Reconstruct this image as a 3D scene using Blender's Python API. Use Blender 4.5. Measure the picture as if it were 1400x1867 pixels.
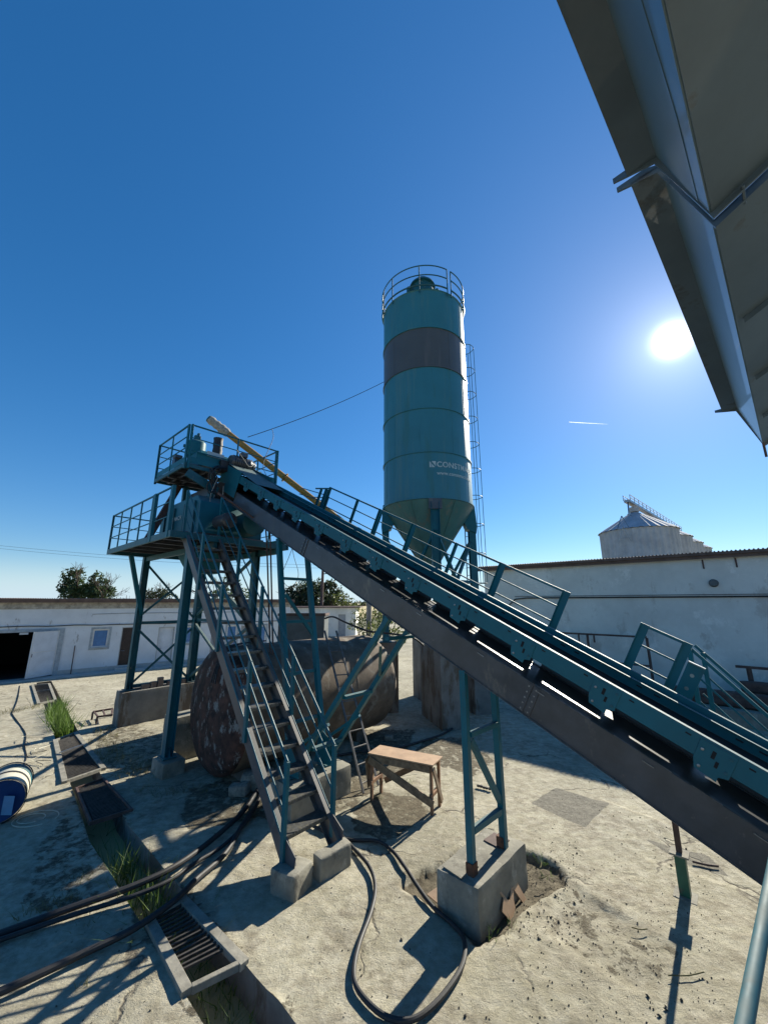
import bpy, bmesh, math, random
import numpy as np
from mathutils import Vector, Matrix, noise as mnoise
random.seed(7); RNG = np.random.default_rng(7)
for o in list(bpy.data.objects): bpy.data.objects.remove(o)
SC = bpy.context.scene; COL = SC.collection
R = math.radians
# ------------------------------------------------------------------ camera
EYE = 3.6; TILT = R(13.2); FPX = 701.0
cam_d = bpy.data.cameras.new('camera'); cam = bpy.data.objects.new('camera', cam_d); COL.objects.link(cam)
cam.location = (0, 0, EYE); cam.rotation_euler = (R(90) + TILT, 0, 0)
cam_d.sensor_fit = 'VERTICAL'; cam_d.sensor_height = 36.0; cam_d.lens = FPX / 1867 * 36.0
cam_d.clip_start = 0.05; cam_d.clip_end = 5000; SC.camera = cam
# ------------------------------------------------------------------ sky and sun
SUN_EL, SUN_AZ = R(30.0), R(40.7)            # azimuth from +Y towards +X
sdir = Vector((math.sin(SUN_AZ) * math.cos(SUN_EL), math.cos(SUN_AZ) * math.cos(SUN_EL), math.sin(SUN_EL)))
W = bpy.data.worlds.new('World'); SC.world = W; W.use_nodes = True
nt = W.node_tree; nt.nodes.clear()
def wn(t, **k):
    n = nt.nodes.new(t)
    for a, b in k.items(): setattr(n, a, b)
    return n
sky = wn('ShaderNodeTexSky', sky_type='NISHITA', sun_disc=False, sun_elevation=SUN_EL, sun_rotation=SUN_AZ,
         altitude=100, air_density=1.0, dust_density=0.1, ozone_density=6.0)
bg = wn('ShaderNodeBackground'); bg.inputs[1].default_value = 0.098
hs = wn('ShaderNodeHueSaturation'); hs.inputs['Saturation'].default_value = 1.34; hs.inputs['Hue'].default_value = .503
gm = wn('ShaderNodeGamma'); gm.inputs[1].default_value = .8; nt.links.new(sky.outputs[0], gm.inputs['Color']); nt.links.new(gm.outputs[0], hs.inputs['Color']); tcw = wn('ShaderNodeTexCoord'); spz = wn('ShaderNodeSeparateXYZ'); nt.links.new(tcw.outputs['Generated'], spz.inputs[0])
hz = wn('ShaderNodeMapRange'); hz.inputs['From Min'].default_value = -.01; hz.inputs['From Max'].default_value = .10; hz.inputs['To Min'].default_value = .85; hz.inputs['To Max'].default_value = 0; hz.interpolation_type = 'SMOOTHSTEP'
nt.links.new(spz.outputs['Z'], hz.inputs['Value']); mxw = wn('ShaderNodeMix', data_type='RGBA'); nt.links.new(hz.outputs[0], mxw.inputs['Factor']); nt.links.new(hs.outputs[0], mxw.inputs['A']); mxw.inputs['B'].default_value = (3.1, 4.1, 4.9, 1)   # pale haze low over the plain
nt.links.new(mxw.outputs['Result'], bg.inputs[0])
# the sun itself and its aureole, as seen in a clear sky
tc = wn('ShaderNodeTexCoord'); dot = wn('ShaderNodeVectorMath', operation='DOT_PRODUCT'); dot.inputs[1].default_value = sdir
nrm = wn('ShaderNodeVectorMath', operation='NORMALIZE')
nt.links.new(tc.outputs['Generated'], nrm.inputs[0]); nt.links.new(nrm.outputs[0], dot.inputs[0])
ac = wn('ShaderNodeMath', operation='ARCCOSINE'); nt.links.new(dot.outputs['Value'], ac.inputs[0])
def lobe(width, amp, power=2.0):
    d = wn('ShaderNodeMath', operation='DIVIDE'); d.inputs[1].default_value = R(width); nt.links.new(ac.outputs[0], d.inputs[0])
    p = wn('ShaderNodeMath', operation='POWER'); p.inputs[1].default_value = power; nt.links.new(d.outputs[0], p.inputs[0])
    m = wn('ShaderNodeMath', operation='MULTIPLY'); m.inputs[1].default_value = -1; nt.links.new(p.outputs[0], m.inputs[0])
    e = wn('ShaderNodeMath', operation='EXPONENT'); nt.links.new(m.outputs[0], e.inputs[0])
    s = wn('ShaderNodeMath', operation='MULTIPLY'); s.inputs[1].default_value = amp; nt.links.new(e.outputs[0], s.inputs[0]); return s
l1, l2, l3 = lobe(1.05, 4.0, 1.8), lobe(2.6, 0.42, 1.0), lobe(26, 0.045, 1.2)
a1 = wn('ShaderNodeMath', operation='ADD'); a2 = wn('ShaderNodeMath', operation='ADD')
nt.links.new(l1.outputs[0], a1.inputs[0]); nt.links.new(l2.outputs[0], a1.inputs[1]); nt.links.new(a1.outputs[0], a2.inputs[0]); nt.links.new(l3.outputs[0], a2.inputs[1])
bg2 = wn('ShaderNodeBackground'); bg2.inputs[0].default_value = (0.93, 0.98, 1.0, 1); nt.links.new(a2.outputs[0], bg2.inputs[1])
adds = wn('ShaderNodeAddShader'); nt.links.new(bg.outputs[0], adds.inputs[0]); nt.links.new(bg2.outputs[0], adds.inputs[1])
wo = wn('ShaderNodeOutputWorld'); nt.links.new(adds.outputs[0], wo.inputs[0])
sd = bpy.data.lights.new('sun', 'SUN'); sd.energy = 5.0; sd.angle = R(0.53); sd.color = (1.0, 0.94, 0.80)
sun = bpy.data.objects.new('sun', sd); COL.objects.link(sun); sun.rotation_euler = (-sdir).to_track_quat('-Z', 'Y').to_euler()
SC.view_settings.view_transform = 'Standard'; SC.view_settings.look = 'None'; SC.view_settings.gamma = 1.0
SC.view_settings.exposure = 1.0; SC.view_settings.use_curve_mapping = False
SC.render.engine = 'CYCLES'
SC.cycles.max_bounces = 6; SC.cycles.diffuse_bounces = 4; SC.cycles.glossy_bounces = 3

# ------------------------------------------------------------------ measured directions -> places in the yard
def ray(u, v):
    x = (u - 700) / FPX; y = -(v - 933.5) / FPX
    return Vector((x, math.cos(TILT) - y * math.sin(TILT), math.sin(TILT) + y * math.cos(TILT)))
def gp(u, v, z=0.0):
    d = ray(u, v); return Vector((0, 0, EYE)) + d * ((z - EYE) / d.z)
def yp(u, v, Y):
    d = ray(u, v); return Vector((0, 0, EYE)) + d * (Y / d.y)
# plant axes: a runs up along the belt, b across it
AX = Vector((-.7469, .6649, 0)); BX = Vector((.6649, .7469, 0)); ZX = Vector((0, 0, 1))
def L(a, b, z=0.0): return AX * a + BX * b + ZX * z

# ------------------------------------------------------------------ materials
MATS = {}
def mat(name, col, rough=.5, metal=0.0, var=.12, scale=6.0, bump=.0, bscale=40.0, col2=None, mix=None, spec=.5, extra=None, coat=0.0, wear=None):
    m = bpy.data.materials.new(name); m.use_nodes = True; n = m.node_tree.nodes; l = m.node_tree.links
    p = n['Principled BSDF']; p.inputs['Roughness'].default_value = rough; p.inputs['Metallic'].default_value = metal
    p.inputs['Specular IOR Level'].default_value = spec; p.inputs['Coat Weight'].default_value = coat
    geo = n.new('ShaderNodeNewGeometry'); pos = geo.outputs['Position']
    nz = n.new('ShaderNodeTexNoise'); nz.inputs['Scale'].default_value = scale; nz.inputs['Detail'].default_value = 6; nz.inputs['Roughness'].default_value = .65
    l.new(pos, nz.inputs['Vector'])
    cr = n.new('ShaderNodeValToRGB'); c2 = col2 or tuple(c * (1 - var * 2) for c in col); c1 = tuple(min(1, c * (1 + var)) for c in col)
    lo, hi = mix or (.3, .7); cr.color_ramp.elements[0].position = lo; cr.color_ramp.elements[1].position = hi
    cr.color_ramp.elements[0].color = (*c2, 1); cr.color_ramp.elements[1].color = (*c1, 1)
    l.new(nz.outputs['Fac'], cr.inputs[0]); out = cr.outputs[0]
    if wear:   # (colour, scale, threshold, stretch z)
        wc, ws, wt, wz = wear
        mp = n.new('ShaderNodeMapping'); mp.inputs['Scale'].default_value = (1, 1, wz); l.new(pos, mp.inputs[0])
        n2 = n.new('ShaderNodeTexNoise'); n2.inputs['Scale'].default_value = ws; n2.inputs['Detail'].default_value = 8; n2.inputs['Roughness'].default_value = .7; l.new(mp.outputs[0], n2.inputs['Vector'])
        r2 = n.new('ShaderNodeValToRGB'); r2.color_ramp.elements[0].position = wt; r2.color_ramp.elements[1].position = wt + .06; l.new(n2.outputs['Fac'], r2.inputs[0])
        mx = n.new('ShaderNodeMix'); mx.data_type = 'RGBA'; l.new(r2.outputs[0], mx.inputs['Factor']); l.new(out, mx.inputs['A']); mx.inputs['B'].default_value = (*wc, 1); out = mx.outputs['Result']
    l.new(out, p.inputs['Base Color'])
    if bump:
        nb = n.new('ShaderNodeTexNoise'); nb.inputs['Scale'].default_value = bscale; nb.inputs['Detail'].default_value = 5; l.new(pos, nb.inputs['Vector'])
        bp = n.new('ShaderNodeBump'); bp.inputs['Strength'].default_value = 1; bp.inputs['Distance'].default_value = bump; l.new(nb.outputs['Fac'], bp.inputs['Height']); l.new(bp.outputs[0], p.inputs['Normal'])
    MATS[name] = m; return m
def worn(m, col, scale, thr, zs=1.0, wid=.03, dusty=None):
    """second layer of chips / runs over an existing paint, and settled dust on upward faces"""
    n = m.node_tree.nodes; l = m.node_tree.links; p = n['Principled BSDF']; src = p.inputs['Base Color'].links[0].from_socket
    geo = n.new('ShaderNodeNewGeometry'); mp = n.new('ShaderNodeMapping'); mp.inputs['Scale'].default_value = (1, 1, zs); l.new(geo.outputs['Position'], mp.inputs[0])
    z = n.new('ShaderNodeTexNoise'); z.inputs['Scale'].default_value = scale; z.inputs['Detail'].default_value = 9; z.inputs['Roughness'].default_value = .75; l.new(mp.outputs[0], z.inputs['Vector'])
    r = n.new('ShaderNodeValToRGB'); r.color_ramp.elements[0].position = thr; r.color_ramp.elements[1].position = thr + wid; l.new(z.outputs['Fac'], r.inputs[0])
    x = n.new('ShaderNodeMix'); x.data_type = 'RGBA'; l.new(r.outputs[0], x.inputs['Factor']); l.new(src, x.inputs['A']); x.inputs['B'].default_value = (*col, 1); out = x.outputs['Result']
    if dusty:
        sx = n.new('ShaderNodeSeparateXYZ'); l.new(geo.outputs['Normal'], sx.inputs[0]); r2 = n.new('ShaderNodeMapRange'); r2.inputs['From Min'].default_value = .35; r2.inputs['From Max'].default_value = .95; r2.inputs['To Max'].default_value = dusty; l.new(sx.outputs['Z'], r2.inputs['Value'])
        z2 = n.new('ShaderNodeTexNoise'); z2.inputs['Scale'].default_value = 9; z2.inputs['Detail'].default_value = 6; l.new(geo.outputs['Position'], z2.inputs['Vector']); mm = n.new('ShaderNodeMath'); mm.operation = 'MULTIPLY'; l.new(r2.outputs[0], mm.inputs[0]); l.new(z2.outputs['Fac'], mm.inputs[1])
        y = n.new('ShaderNodeMix'); y.data_type = 'RGBA'; l.new(mm.outputs[0], y.inputs['Factor']); l.new(out, y.inputs['A']); y.inputs['B'].default_value = (.24, .22, .17, 1); out = y.outputs['Result']
        rr_ = n.new('ShaderNodeMath'); rr_.operation = 'MULTIPLY_ADD'; l.new(mm.outputs[0], rr_.inputs[0]); rr_.inputs[1].default_value = .5; rr_.inputs[2].default_value = p.inputs['Roughness'].default_value; l.new(rr_.outputs[0], p.inputs['Roughness'])
    l.new(out, p.inputs['Base Color']); return m
DUST = (.20, .19, .15)
TEAL = mat('teal_paint', (.004, .112, .150), .45, var=.10, scale=1.5, bump=.0006, bscale=25, wear=((.012, .095, .12), 5, .60, .4), spec=.32)
TEALD = mat('teal_paint_dusty', (.009, .095, .12), .5, var=.15, scale=2, wear=(DUST, 7, .62, 1))
SILO = mat('silo_paint', (.028, .165, .21), .45, var=.06, scale=.8, coat=.08, wear=((.03, .145, .16), 2.2, .56, .12))
SILOG = mat('silo_grey_ring', (.072, .078, .078), .45, var=.08, scale=.8, coat=.05)
CONEM = mat('silo_cone_paint', (.055, .17, .165), .5, var=.1, scale=1.2, wear=((.12, .15, .13), 3, .58, .3))
DARK = mat('graphite_paint', (.062, .065, .072), .36, var=.2, scale=2.5, bump=.0004, wear=((.12, .11, .10), 6, .63, 1), coat=.1)
DARK2 = mat('dark_stringer_paint', (.085, .085, .092), .45, var=.15, scale=3, wear=((.16, .15, .13), 8, .62, 1))
BLACK = mat('black_rubber', (.02, .02, .022), .6, var=.25, scale=8, bump=.001)
BELT = mat('belt_rubber', (.014, .015, .016), .75, var=.3, scale=5)
GALV = mat('bare_steel', (.30, .31, .32), .38, metal=.85, var=.2, scale=8)
TREAD = mat('worn_steel_tread', (.16, .16, .155), .4, metal=.5, var=.3, scale=14, wear=(DUST, 12, .52, 1))
RUST = mat('rust', (.13, .055, .028), .85, var=.3, scale=9, bump=.003, wear=((.05, .025, .018), 14, .55, 1))
RUSTP = mat('rusty_brown_paint', (.10, .06, .05), .75, var=.3, scale=5, bump=.002)
YEL = mat('ochre_yellow_paint', (.30, .17, .03), .45, var=.12, scale=3, wear=((.30, .20, .08), 6, .6, 1))
CLOTH = mat('wrapped_sheeting', (.35, .33, .28), .9, var=.25, scale=14, bump=.01, bscale=18)
CONC = mat('cast_concrete', (.25, .235, .19), .92, var=.22, scale=2.5, bump=.004, bscale=30, wear=((.13, .12, .10), 3.5, .58, .5))
CONCF = mat('board_marked_concrete', (.22, .21, .19), .92, var=.2, scale=1.6, bump=.005, bscale=22, wear=((.12, .095, .07), 1.6, .5, .3))
CONCL = mat('pale_kerb_concrete', (.25, .235, .195), .9, var=.2, scale=6, bump=.004, bscale=35)
TANKM = mat('rusted_tank_skin', (.075, .032, .022), .85, var=.45, scale=4, bump=.004, bscale=30, wear=((.22, .21, .19), 5.5, .555, .55), mix=(.35, .65))
TANK2 = mat('weathered_tank_side', (.15, .11, .075), .85, var=.25, scale=2.5, bump=.003, bscale=25, wear=((.20, .17, .13), 2.2, .55, .8))
BOXM = mat('grey_sheet_metal', (.10, .115, .12), .6, var=.2, scale=3, wear=((.12, .07, .05), 4, .62, .5))
WHITE = mat('whitewash', (.66, .68, .69), .9, var=.06, scale=1.2, bump=.006, bscale=8, wear=((.33, .32, .30), 2.4, .62, .35))
WHITE2 = mat('whitewash_old', (.64, .64, .60), .9, var=.08, scale=.7, bump=.006, bscale=6, wear=((.50, .48, .44), 1.1, .58, .6))
PLINTH = mat('cement_plinth', (.42, .42, .40), .9, var=.1, scale=3)
ROOFM = mat('brown_corrugated_roof', (.13, .085, .07), .7, var=.2, scale=3)
MORTAR = mat('bare_masonry_band', (.42, .38, .31), .95, var=.25, scale=5, bump=.01, bscale=20)
FRAMEM = mat('window_frame_paint', (.62, .62, .60), .5, var=.08)
DOORB = mat('brown_door', (.035, .02, .018), .45, var=.2)
DOORW = mat('white_metal_door', (.60, .63, .66), .45, var=.08, scale=2)
DOORG = mat('grey_door', (.30, .32, .34), .6, var=.1)
GREYP = mat('grey_reveal_paint', (.36, .40, .42), .8, var=.15, scale=6)
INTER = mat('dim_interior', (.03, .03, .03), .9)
PLY = mat('plywood_top', (.44, .29, .18), .6, var=.12, scale=5, wear=((.36, .22, .14), 9, .58, .3))
WOOD = mat('weathered_wood', (.23, .16, .10), .8, var=.3, scale=10, bump=.002, wear=((.12, .085, .06), 8, .6, 1))
WOODR = mat('reddish_wood', (.25, .14, .08), .75, var=.25, scale=10)
BRICK = mat('brick_clay', (.24, .17, .13), .9, var=.2, scale=12, bump=.003)
BLUE = mat('blue_plastic', (.01, .05, .17), .3, var=.1, coat=.2)
BLUEL = mat('pale_blue_reflection', (.12, .28, .45), .4, var=.1)
CREAM = mat('cream_plastic', (.55, .52, .40), .4, var=.08)
LOGO = mat('faded_white_lettering', (.42, .50, .50), .6, var=.12, scale=8)
PLATEW = mat('pale_nameplate', (.35, .42, .45), .5, var=.05)
BARK = mat('bark', (.09, .065, .045), .95, var=.3, scale=10, bump=.01)
POLEC = mat('pole_concrete', (.24, .22, .20), .9, var=.15, scale=3)
GSILO = mat('galvanised_corrugated_sheet', (.36, .39, .43), .8, metal=.0, var=.12, scale=.5)
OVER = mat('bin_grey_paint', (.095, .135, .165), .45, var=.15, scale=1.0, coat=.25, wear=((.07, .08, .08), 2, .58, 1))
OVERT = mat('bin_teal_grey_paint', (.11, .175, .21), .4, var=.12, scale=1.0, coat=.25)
STONE = mat('stone', (.26, .235, .19), .95, var=.25, scale=15, bump=.004)
GRATEM = mat('dull_iron_bars', (.07, .065, .06), .6, metal=.3, var=.3, scale=12)
SOILC = mat('dark_lump', (.075, .065, .05), .95, var=.3, scale=20)
worn(TEAL, (.09, .05, .03), 16, .68, 1, .02, .75); worn(TEALD, (.08, .045, .03), 14, .66, 1, .02, .8); worn(DARK, (.17, .15, .12), 3.2, .60, .35, .12, .9); worn(DARK2, (.19, .17, .14), 4, .58, .5, .12, .8)
worn(SILO, (.09, .19, .19), 1.3, .56, .07, .16); worn(SILO, (.012, .10, .12), 2.0, .60, .10, .10); worn(SILOG, (.12, .115, .11), 1.5, .56, .08, .16); worn(CONEM, (.16, .17, .15), 2.5, .56, .15, .15); worn(TANKM, (.03, .018, .014), 2.2, .50, .4, .1); worn(CONC, (.33, .31, .26), 5, .56, .6, .08); worn(CONC, (.10, .09, .07), 1.8, .58, 1.2, .12); worn(WHITE, (.40, .38, .34), 3.5, .63, .25, .06); worn(WHITE2, (.72, .71, .67), .55, .55, .8, .05); worn(WHITE2, (.36, .33, .29), 1.6, .66, .2, .08)
def leafmat(name, c, c2):
    m = mat(name, c, .55, col2=c2, scale=.9, mix=(.35, .65)); p = m.node_tree.nodes['Principled BSDF']
    l = m.node_tree.links; n = m.node_tree.nodes
    tr = n.new('ShaderNodeBsdfTranslucent'); ms = n.new('ShaderNodeMixShader'); ms.inputs[0].default_value = .35
    src = p.inputs['Base Color'].links[0].from_socket; l.new(src, tr.inputs[0]); out = n['Material Output']
    l.new(p.outputs[0], ms.inputs[1]); l.new(tr.outputs[0], ms.inputs[2]); l.new(ms.outputs[0], out.inputs[0]); return m
LEAF = leafmat('tree_leaves', (.06, .095, .03), (.025, .045, .015))
LEAFD = leafmat('dark_bush_leaves', (.045, .065, .025), (.018, .03, .012))
LEAFY = leafmat('sunny_shrub_leaves', (.14, .16, .04), (.05, .07, .02))
GRASS = leafmat('green_weeds', (.12, .20, .03), (.06, .10, .02))
DRYG = leafmat('dry_weeds', (.22, .19, .08), (.10, .10, .04))
# yard material: concrete with soil where the slab is broken (per-vertex masks)
def yard_mat():
    m = bpy.data.materials.new('yard_concrete'); m.use_nodes = True; n = m.node_tree.nodes; l = m.node_tree.links; p = n['Principled BSDF']
    p.inputs['Roughness'].default_value = .93; p.inputs['Specular IOR Level'].default_value = .25
    geo = n.new('ShaderNodeNewGeometry'); pos = geo.outputs['Position']
    def noise(s, d=8, r=.65, vec=None, dist=0):
        z = n.new('ShaderNodeTexNoise'); z.inputs['Scale'].default_value = s; z.inputs['Detail'].default_value = d; z.inputs['Roughness'].default_value = r; z.inputs['Distortion'].default_value = dist
        l.new(vec or pos, z.inputs['Vector']); return z.outputs['Fac']
    def ramp(src, a, b, ca, cb):
        r = n.new('ShaderNodeValToRGB'); e = r.color_ramp.elements; e[0].position = a; e[1].position = b
        e[0].color = (*ca, 1) if len(ca) == 3 else ca; e[1].color = (*cb, 1) if len(cb) == 3 else cb; l.new(src, r.inputs[0]); return r.outputs[0]
    def mixc(f, a, b):
        x = n.new('ShaderNodeMix'); x.data_type = 'RGBA'
        (l.new(f, x.inputs['Factor']) if not isinstance(f, float) else setattr(x.inputs['Factor'], 'default_value', f))
        for s, v in (('A', a), ('B', b)):
            if isinstance(v, tuple): x.inputs[s].default_value = (*v, 1)
            else: l.new(v, x.inputs[s])
        return x.outputs['Result']
    def math_(op, a, b=None):
        x = n.new('ShaderNodeMath'); x.operation = op
        for i, v in enumerate((a, b)):
            if v is None: continue
            if isinstance(v, (int, float)): x.inputs[i].default_value = v
            else: l.new(v, x.inputs[i])
        return x.outputs[0]
    mp = n.new('ShaderNodeMapping'); mp.inputs['Rotation'].default_value = (0, 0, R(38)); mp.inputs['Scale'].default_value = (1, 2.3, 1); l.new(pos, mp.inputs[0])
    base = ramp(noise(.55, 6), .32, .68, (.29, .265, .185), (.43, .395, .295))
    streak = noise(2.6, 10, .72, mp.outputs[0], .6)
    stm = math_('MULTIPLY', ramp(streak, .42, .56, (0, 0, 0), (.95, .95, .95)), ramp(noise(.42, 4), .38, .62, (.18, .18, .18), (1, 1, 1))); c = mixc(stm, base, (.235, .205, .15)); 
    blot = ramp(noise(1.3, 9, .75), .52, .60, (0, 0, 0), (.7, .7, .7)); c = mixc(blot, c, (.17, .145, .105))
    fine = ramp(noise(7, 8, .72), .42, .64, (0, 0, 0), (.55, .55, .55)); c = mixc(fine, c, (.55, .51, .41))
    spk = ramp(noise(55, 3, .6), .66, .72, (0, 0, 0), (.6, .6, .6)); c = mixc(spk, c, (.11, .095, .075))
    big = ramp(noise(.23, 7, .7), .46, .66, (0, 0, 0), (.78, .78, .78)); c = mixc(big, c, (.19, .175, .125))
    pale = ramp(noise(.9, 9, .75, None, .8), .56, .64, (0, 0, 0), (.5, .5, .5)); c = mixc(pale, c, (.47, .44, .345))
    oil = ramp(noise(.65, 6, .6, None, .3), .69, .73, (0, 0, 0), (.6, .6, .6)); c = mixc(oil, c, (.10, .09, .07))
    # cracks
    vor = n.new('ShaderNodeTexVoronoi'); vor.feature = 'DISTANCE_TO_EDGE'; vor.inputs['Scale'].default_value = .42
    wv = n.new('ShaderNodeVectorMath'); wv.operation = 'ADD'; nv = n.new('ShaderNodeTexNoise'); nv.inputs['Scale'].default_value = 1.6; nv.inputs['Detail'].default_value = 7
    l.new(pos, nv.inputs['Vector']); sc = n.new('ShaderNodeVectorMath'); sc.operation = 'SCALE'; sc.inputs['Scale'].default_value = .9; l.new(nv.outputs['Color'], sc.inputs[0]); l.new(pos, wv.inputs[0]); l.new(sc.outputs[0], wv.inputs[1]); l.new(wv.outputs[0], vor.inputs['Vector'])
    crack = ramp(vor.outputs['Distance'], .0, .011, (1, 1, 1), (0, 0, 0))
    crm = math_('MULTIPLY', crack, ramp(noise(.7, 3), .48, .6, (0, 0, 0), (1, 1, 1))); c = mixc(crm, c, (.10, .085, .065))
    at = n.new('ShaderNodeVertexColor'); at.layer_name = 'mask'; sp = n.new('ShaderNodeSeparateColor'); l.new(at.outputs[0], sp.inputs[0])
    soil = mixc(ramp(noise(9, 9, .75), .38, .66, (0, 0, 0), (1, 1, 1)), (.085, .07, .048), (.21, .18, .125))
    edge = math_('ADD', sp.outputs['Red'], math_('MULTIPLY', math_('SUBTRACT', noise(5, 9, .75), .5), 1.9))
    sm = ramp(edge, .42, .58, (0, 0, 0), (1, 1, 1)); c = mixc(sm, c, soil)
    pm = ramp(math_('ADD', sp.outputs['Green'], math_('MULTIPLY', math_('SUBTRACT', noise(16, 6), .5), .35)), .45, .55, (0, 0, 0), (.9, .9, .9))
    c = mixc(pm, c, mixc(ramp(noise(11, 8, .7), .35, .7, (0, 0, 0), (1, 1, 1)), (.12, .11, .09), (.22, .205, .165)))
    l.new(c, p.inputs['Base Color'])
    h = math_('ADD', math_('MULTIPLY', streak, .6), math_('MULTIPLY', noise(9, 10, .78), .8))
    h = math_('ADD', h, math_('MULTIPLY', noise(75, 4, .6), .16)); h = math_('SUBTRACT', h, math_('MULTIPLY', crm, .5))
    h = math_('ADD', h, math_('MULTIPLY', math_('MULTIPLY', noise(38, 6, .8), sm), .8))
    bp = n.new('ShaderNodeBump'); bp.inputs['Distance'].default_value = .03; bp.inputs['Strength'].default_value = 1.0; l.new(h, bp.inputs['Height']); l.new(bp.outputs[0], p.inputs['Normal'])
    return m
YARD = yard_mat()
FIELD = mat('ripe_wheat_field', (.42, .33, .15), .95, var=.15, scale=.05, col2=(.33, .27, .13))
SCRUB = mat('scrub_ground', (.16, .15, .07), .95, col2=(.07, .08, .03), scale=.4, bump=.1, bscale=2)

# ------------------------------------------------------------------ mesh builder
class MB:
    def __init__(s): s.v = []; s.f = []
    def add(s, vs, fs):
        o = len(s.v); s.v += [Vector(x) for x in vs]; s.f += [tuple(i + o for i in f) for f in fs]; return s
    def hexa(s, c):   # 8 corners: bottom 4 ccw, top 4 ccw
        return s.add(c, [(0, 3, 2, 1), (4, 5, 6, 7), (0, 1, 5, 4), (1, 2, 6, 5), (2, 3, 7, 6), (3, 0, 4, 7)])
    def obox(s, c, dx, dy, dz):  # centre, half-extent vectors
        c, dx, dy, dz = map(Vector, (c, dx, dy, dz))
        return s.hexa([c - dx - dy - dz, c + dx - dy - dz, c + dx + dy - dz, c - dx + dy - dz, c - dx - dy + dz, c + dx - dy + dz, c + dx + dy + dz, c - dx + dy + dz])
    def lbox(s, a0, a1, b0, b1, z0, z1):   # box in plant axes
        return s.obox(L((a0 + a1) / 2, (b0 + b1) / 2, (z0 + z1) / 2), AX * (a0 - a1) / 2, BX * (b1 - b0) / 2, ZX * (z1 - z0) / 2)
    def bar(s, p, q, w, h, up=(0, 0, 1)):  # w across, h along up
        p, q = Vector(p), Vector(q); d = (q - p).normalized(); up = Vector(up)
        sd = d.cross(up)
        if sd.length < 1e-4: sd = d.cross(Vector((1, 0, 0)))
        sd.normalize(); u = sd.cross(d).normalized()
        return s.obox((p + q) / 2, (q - p) / 2, sd * w / 2, u * h / 2)
    def angle(s, p, q, w, t=.008, up=(0, 0, 1)):   # L-profile
        p, q = Vector(p), Vector(q); d = (q - p).normalized(); up = Vector(up); sd = d.cross(up)
        if sd.length < 1e-4: sd = d.cross(Vector((1, 0, 0)))
        sd.normalize(); u = sd.cross(d).normalized()
        s.obox((p + q) / 2, (q - p) / 2, sd * w / 2, u * t / 2)
        return s.obox((p + q) / 2 + sd * (w / 2 - t / 2) + u * (w / 2 + t / 2 + .0005), (q - p) / 2, sd * t / 2, u * w / 2)
    def tube(s, pts, r, n=10, cap=True):
        pts = [Vector(p) for p in pts]; o = len(s.v); k = len(pts); prev = None
        rr = r if isinstance(r, (list, tuple)) else [r] * k
        for i, p in enumerate(pts):
            d = (pts[min(i + 1, k - 1)] - pts[max(i - 1, 0)]).normalized()
            x = prev - d * prev.dot(d) if prev is not None else d.cross(Vector((0, 0, 1)) if abs(d.z) < .9 else Vector((1, 0, 0)))
            x.normalize(); prev = x; y = d.cross(x)
            s.v += [p + (x * math.cos(t) + y * math.sin(t)) * rr[i] for t in [2 * math.pi * j / n for j in range(n)]]
        for i in range(k - 1):
            for j in range(n): s.f.append((o + i * n + j, o + i * n + (j + 1) % n, o + (i + 1) * n + (j + 1) % n, o + (i + 1) * n + j))
        if cap:
            s.f.append(tuple(o + j for j in reversed(range(n)))); s.f.append(tuple(o + (k - 1) * n + j for j in range(n)))
        return s
    def lathe(s, c, ax, prof, n=32, x0=None, a0=0, a1=2 * math.pi, cap=True):   # prof [(t along axis, r)]
        c, ax = Vector(c), Vector(ax).normalized(); x = Vector(x0) if x0 else ax.cross(Vector((0, 0, 1)) if abs(ax.z) < .9 else Vector((0, 1, 0)))
        x.normalize(); y = ax.cross(x); o = len(s.v); full = abs(a1 - a0 - 2 * math.pi) < 1e-6; m = n if full else n + 1
        for t, r in prof:
            for j in range(m):
                an = a0 + (a1 - a0) * j / n; s.v.append(c + ax * t + (x * math.cos(an) + y * math.sin(an)) * r)
        for i in range(len(prof) - 1):
            for j in range(n): s.f.append((o + i * m + j, o + i * m + (j + 1) % m, o + (i + 1) * m + (j + 1) % m, o + (i + 1) * m + j))
        if cap and full:
            if prof[0][1] > 1e-4: s.f.append(tuple(o + j for j in reversed(range(m))))
            if prof[-1][1] > 1e-4: s.f.append(tuple(o + (len(prof) - 1) * m + j for j in range(m)))
        return s
    def prism(s, poly, t):   # polygon extruded by vector t
        poly = [Vector(p) for p in poly]; t = Vector(t); k = len(poly)
        return s.add(poly + [p + t for p in poly], [tuple(reversed(range(k))), tuple(range(k, 2 * k))] + [(i, (i + 1) % k, (i + 1) % k + k, i + k) for i in range(k)])
    def rough(s, c, dx, dy, dz, n=6, amp=.012, rnd=.03, seed=0, fr=3.0):   # subdivided worn block
        c, dx, dy, dz = map(Vector, (c, dx, dy, dz)); hx, hy, hz = dx.length, dy.length, dz.length
        bm = bmesh.new(); bmesh.ops.create_cube(bm, size=2)
        bmesh.ops.subdivide_edges(bm, edges=bm.edges[:], cuts=n, use_grid_fill=True)
        ux, uy, uz = dx.normalized(), dy.normalized(), dz.normalized()
        for v in bm.verts:
            x, y, z = v.co.x * hx, v.co.y * hy, v.co.z * hz
            q = Vector((max(-hx + rnd, min(hx - rnd, x)), max(-hy + rnd, min(hy - rnd, y)), max(-hz + rnd, min(hz - rnd, z))))
            d = Vector((x, y, z)) - q
            if d.length > 1e-6: d = d.normalized() * rnd
            p = q + d; w = c + ux * p.x + uy * p.y + uz * p.z
            nn = mnoise.noise_vector(w * fr + Vector((seed, 0, 0))) + mnoise.noise_vector(w * fr * 3.3) * .5
            v.co = w + nn * amp
        bm.verts.ensure_lookup_table(); o = len(s.v)
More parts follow.
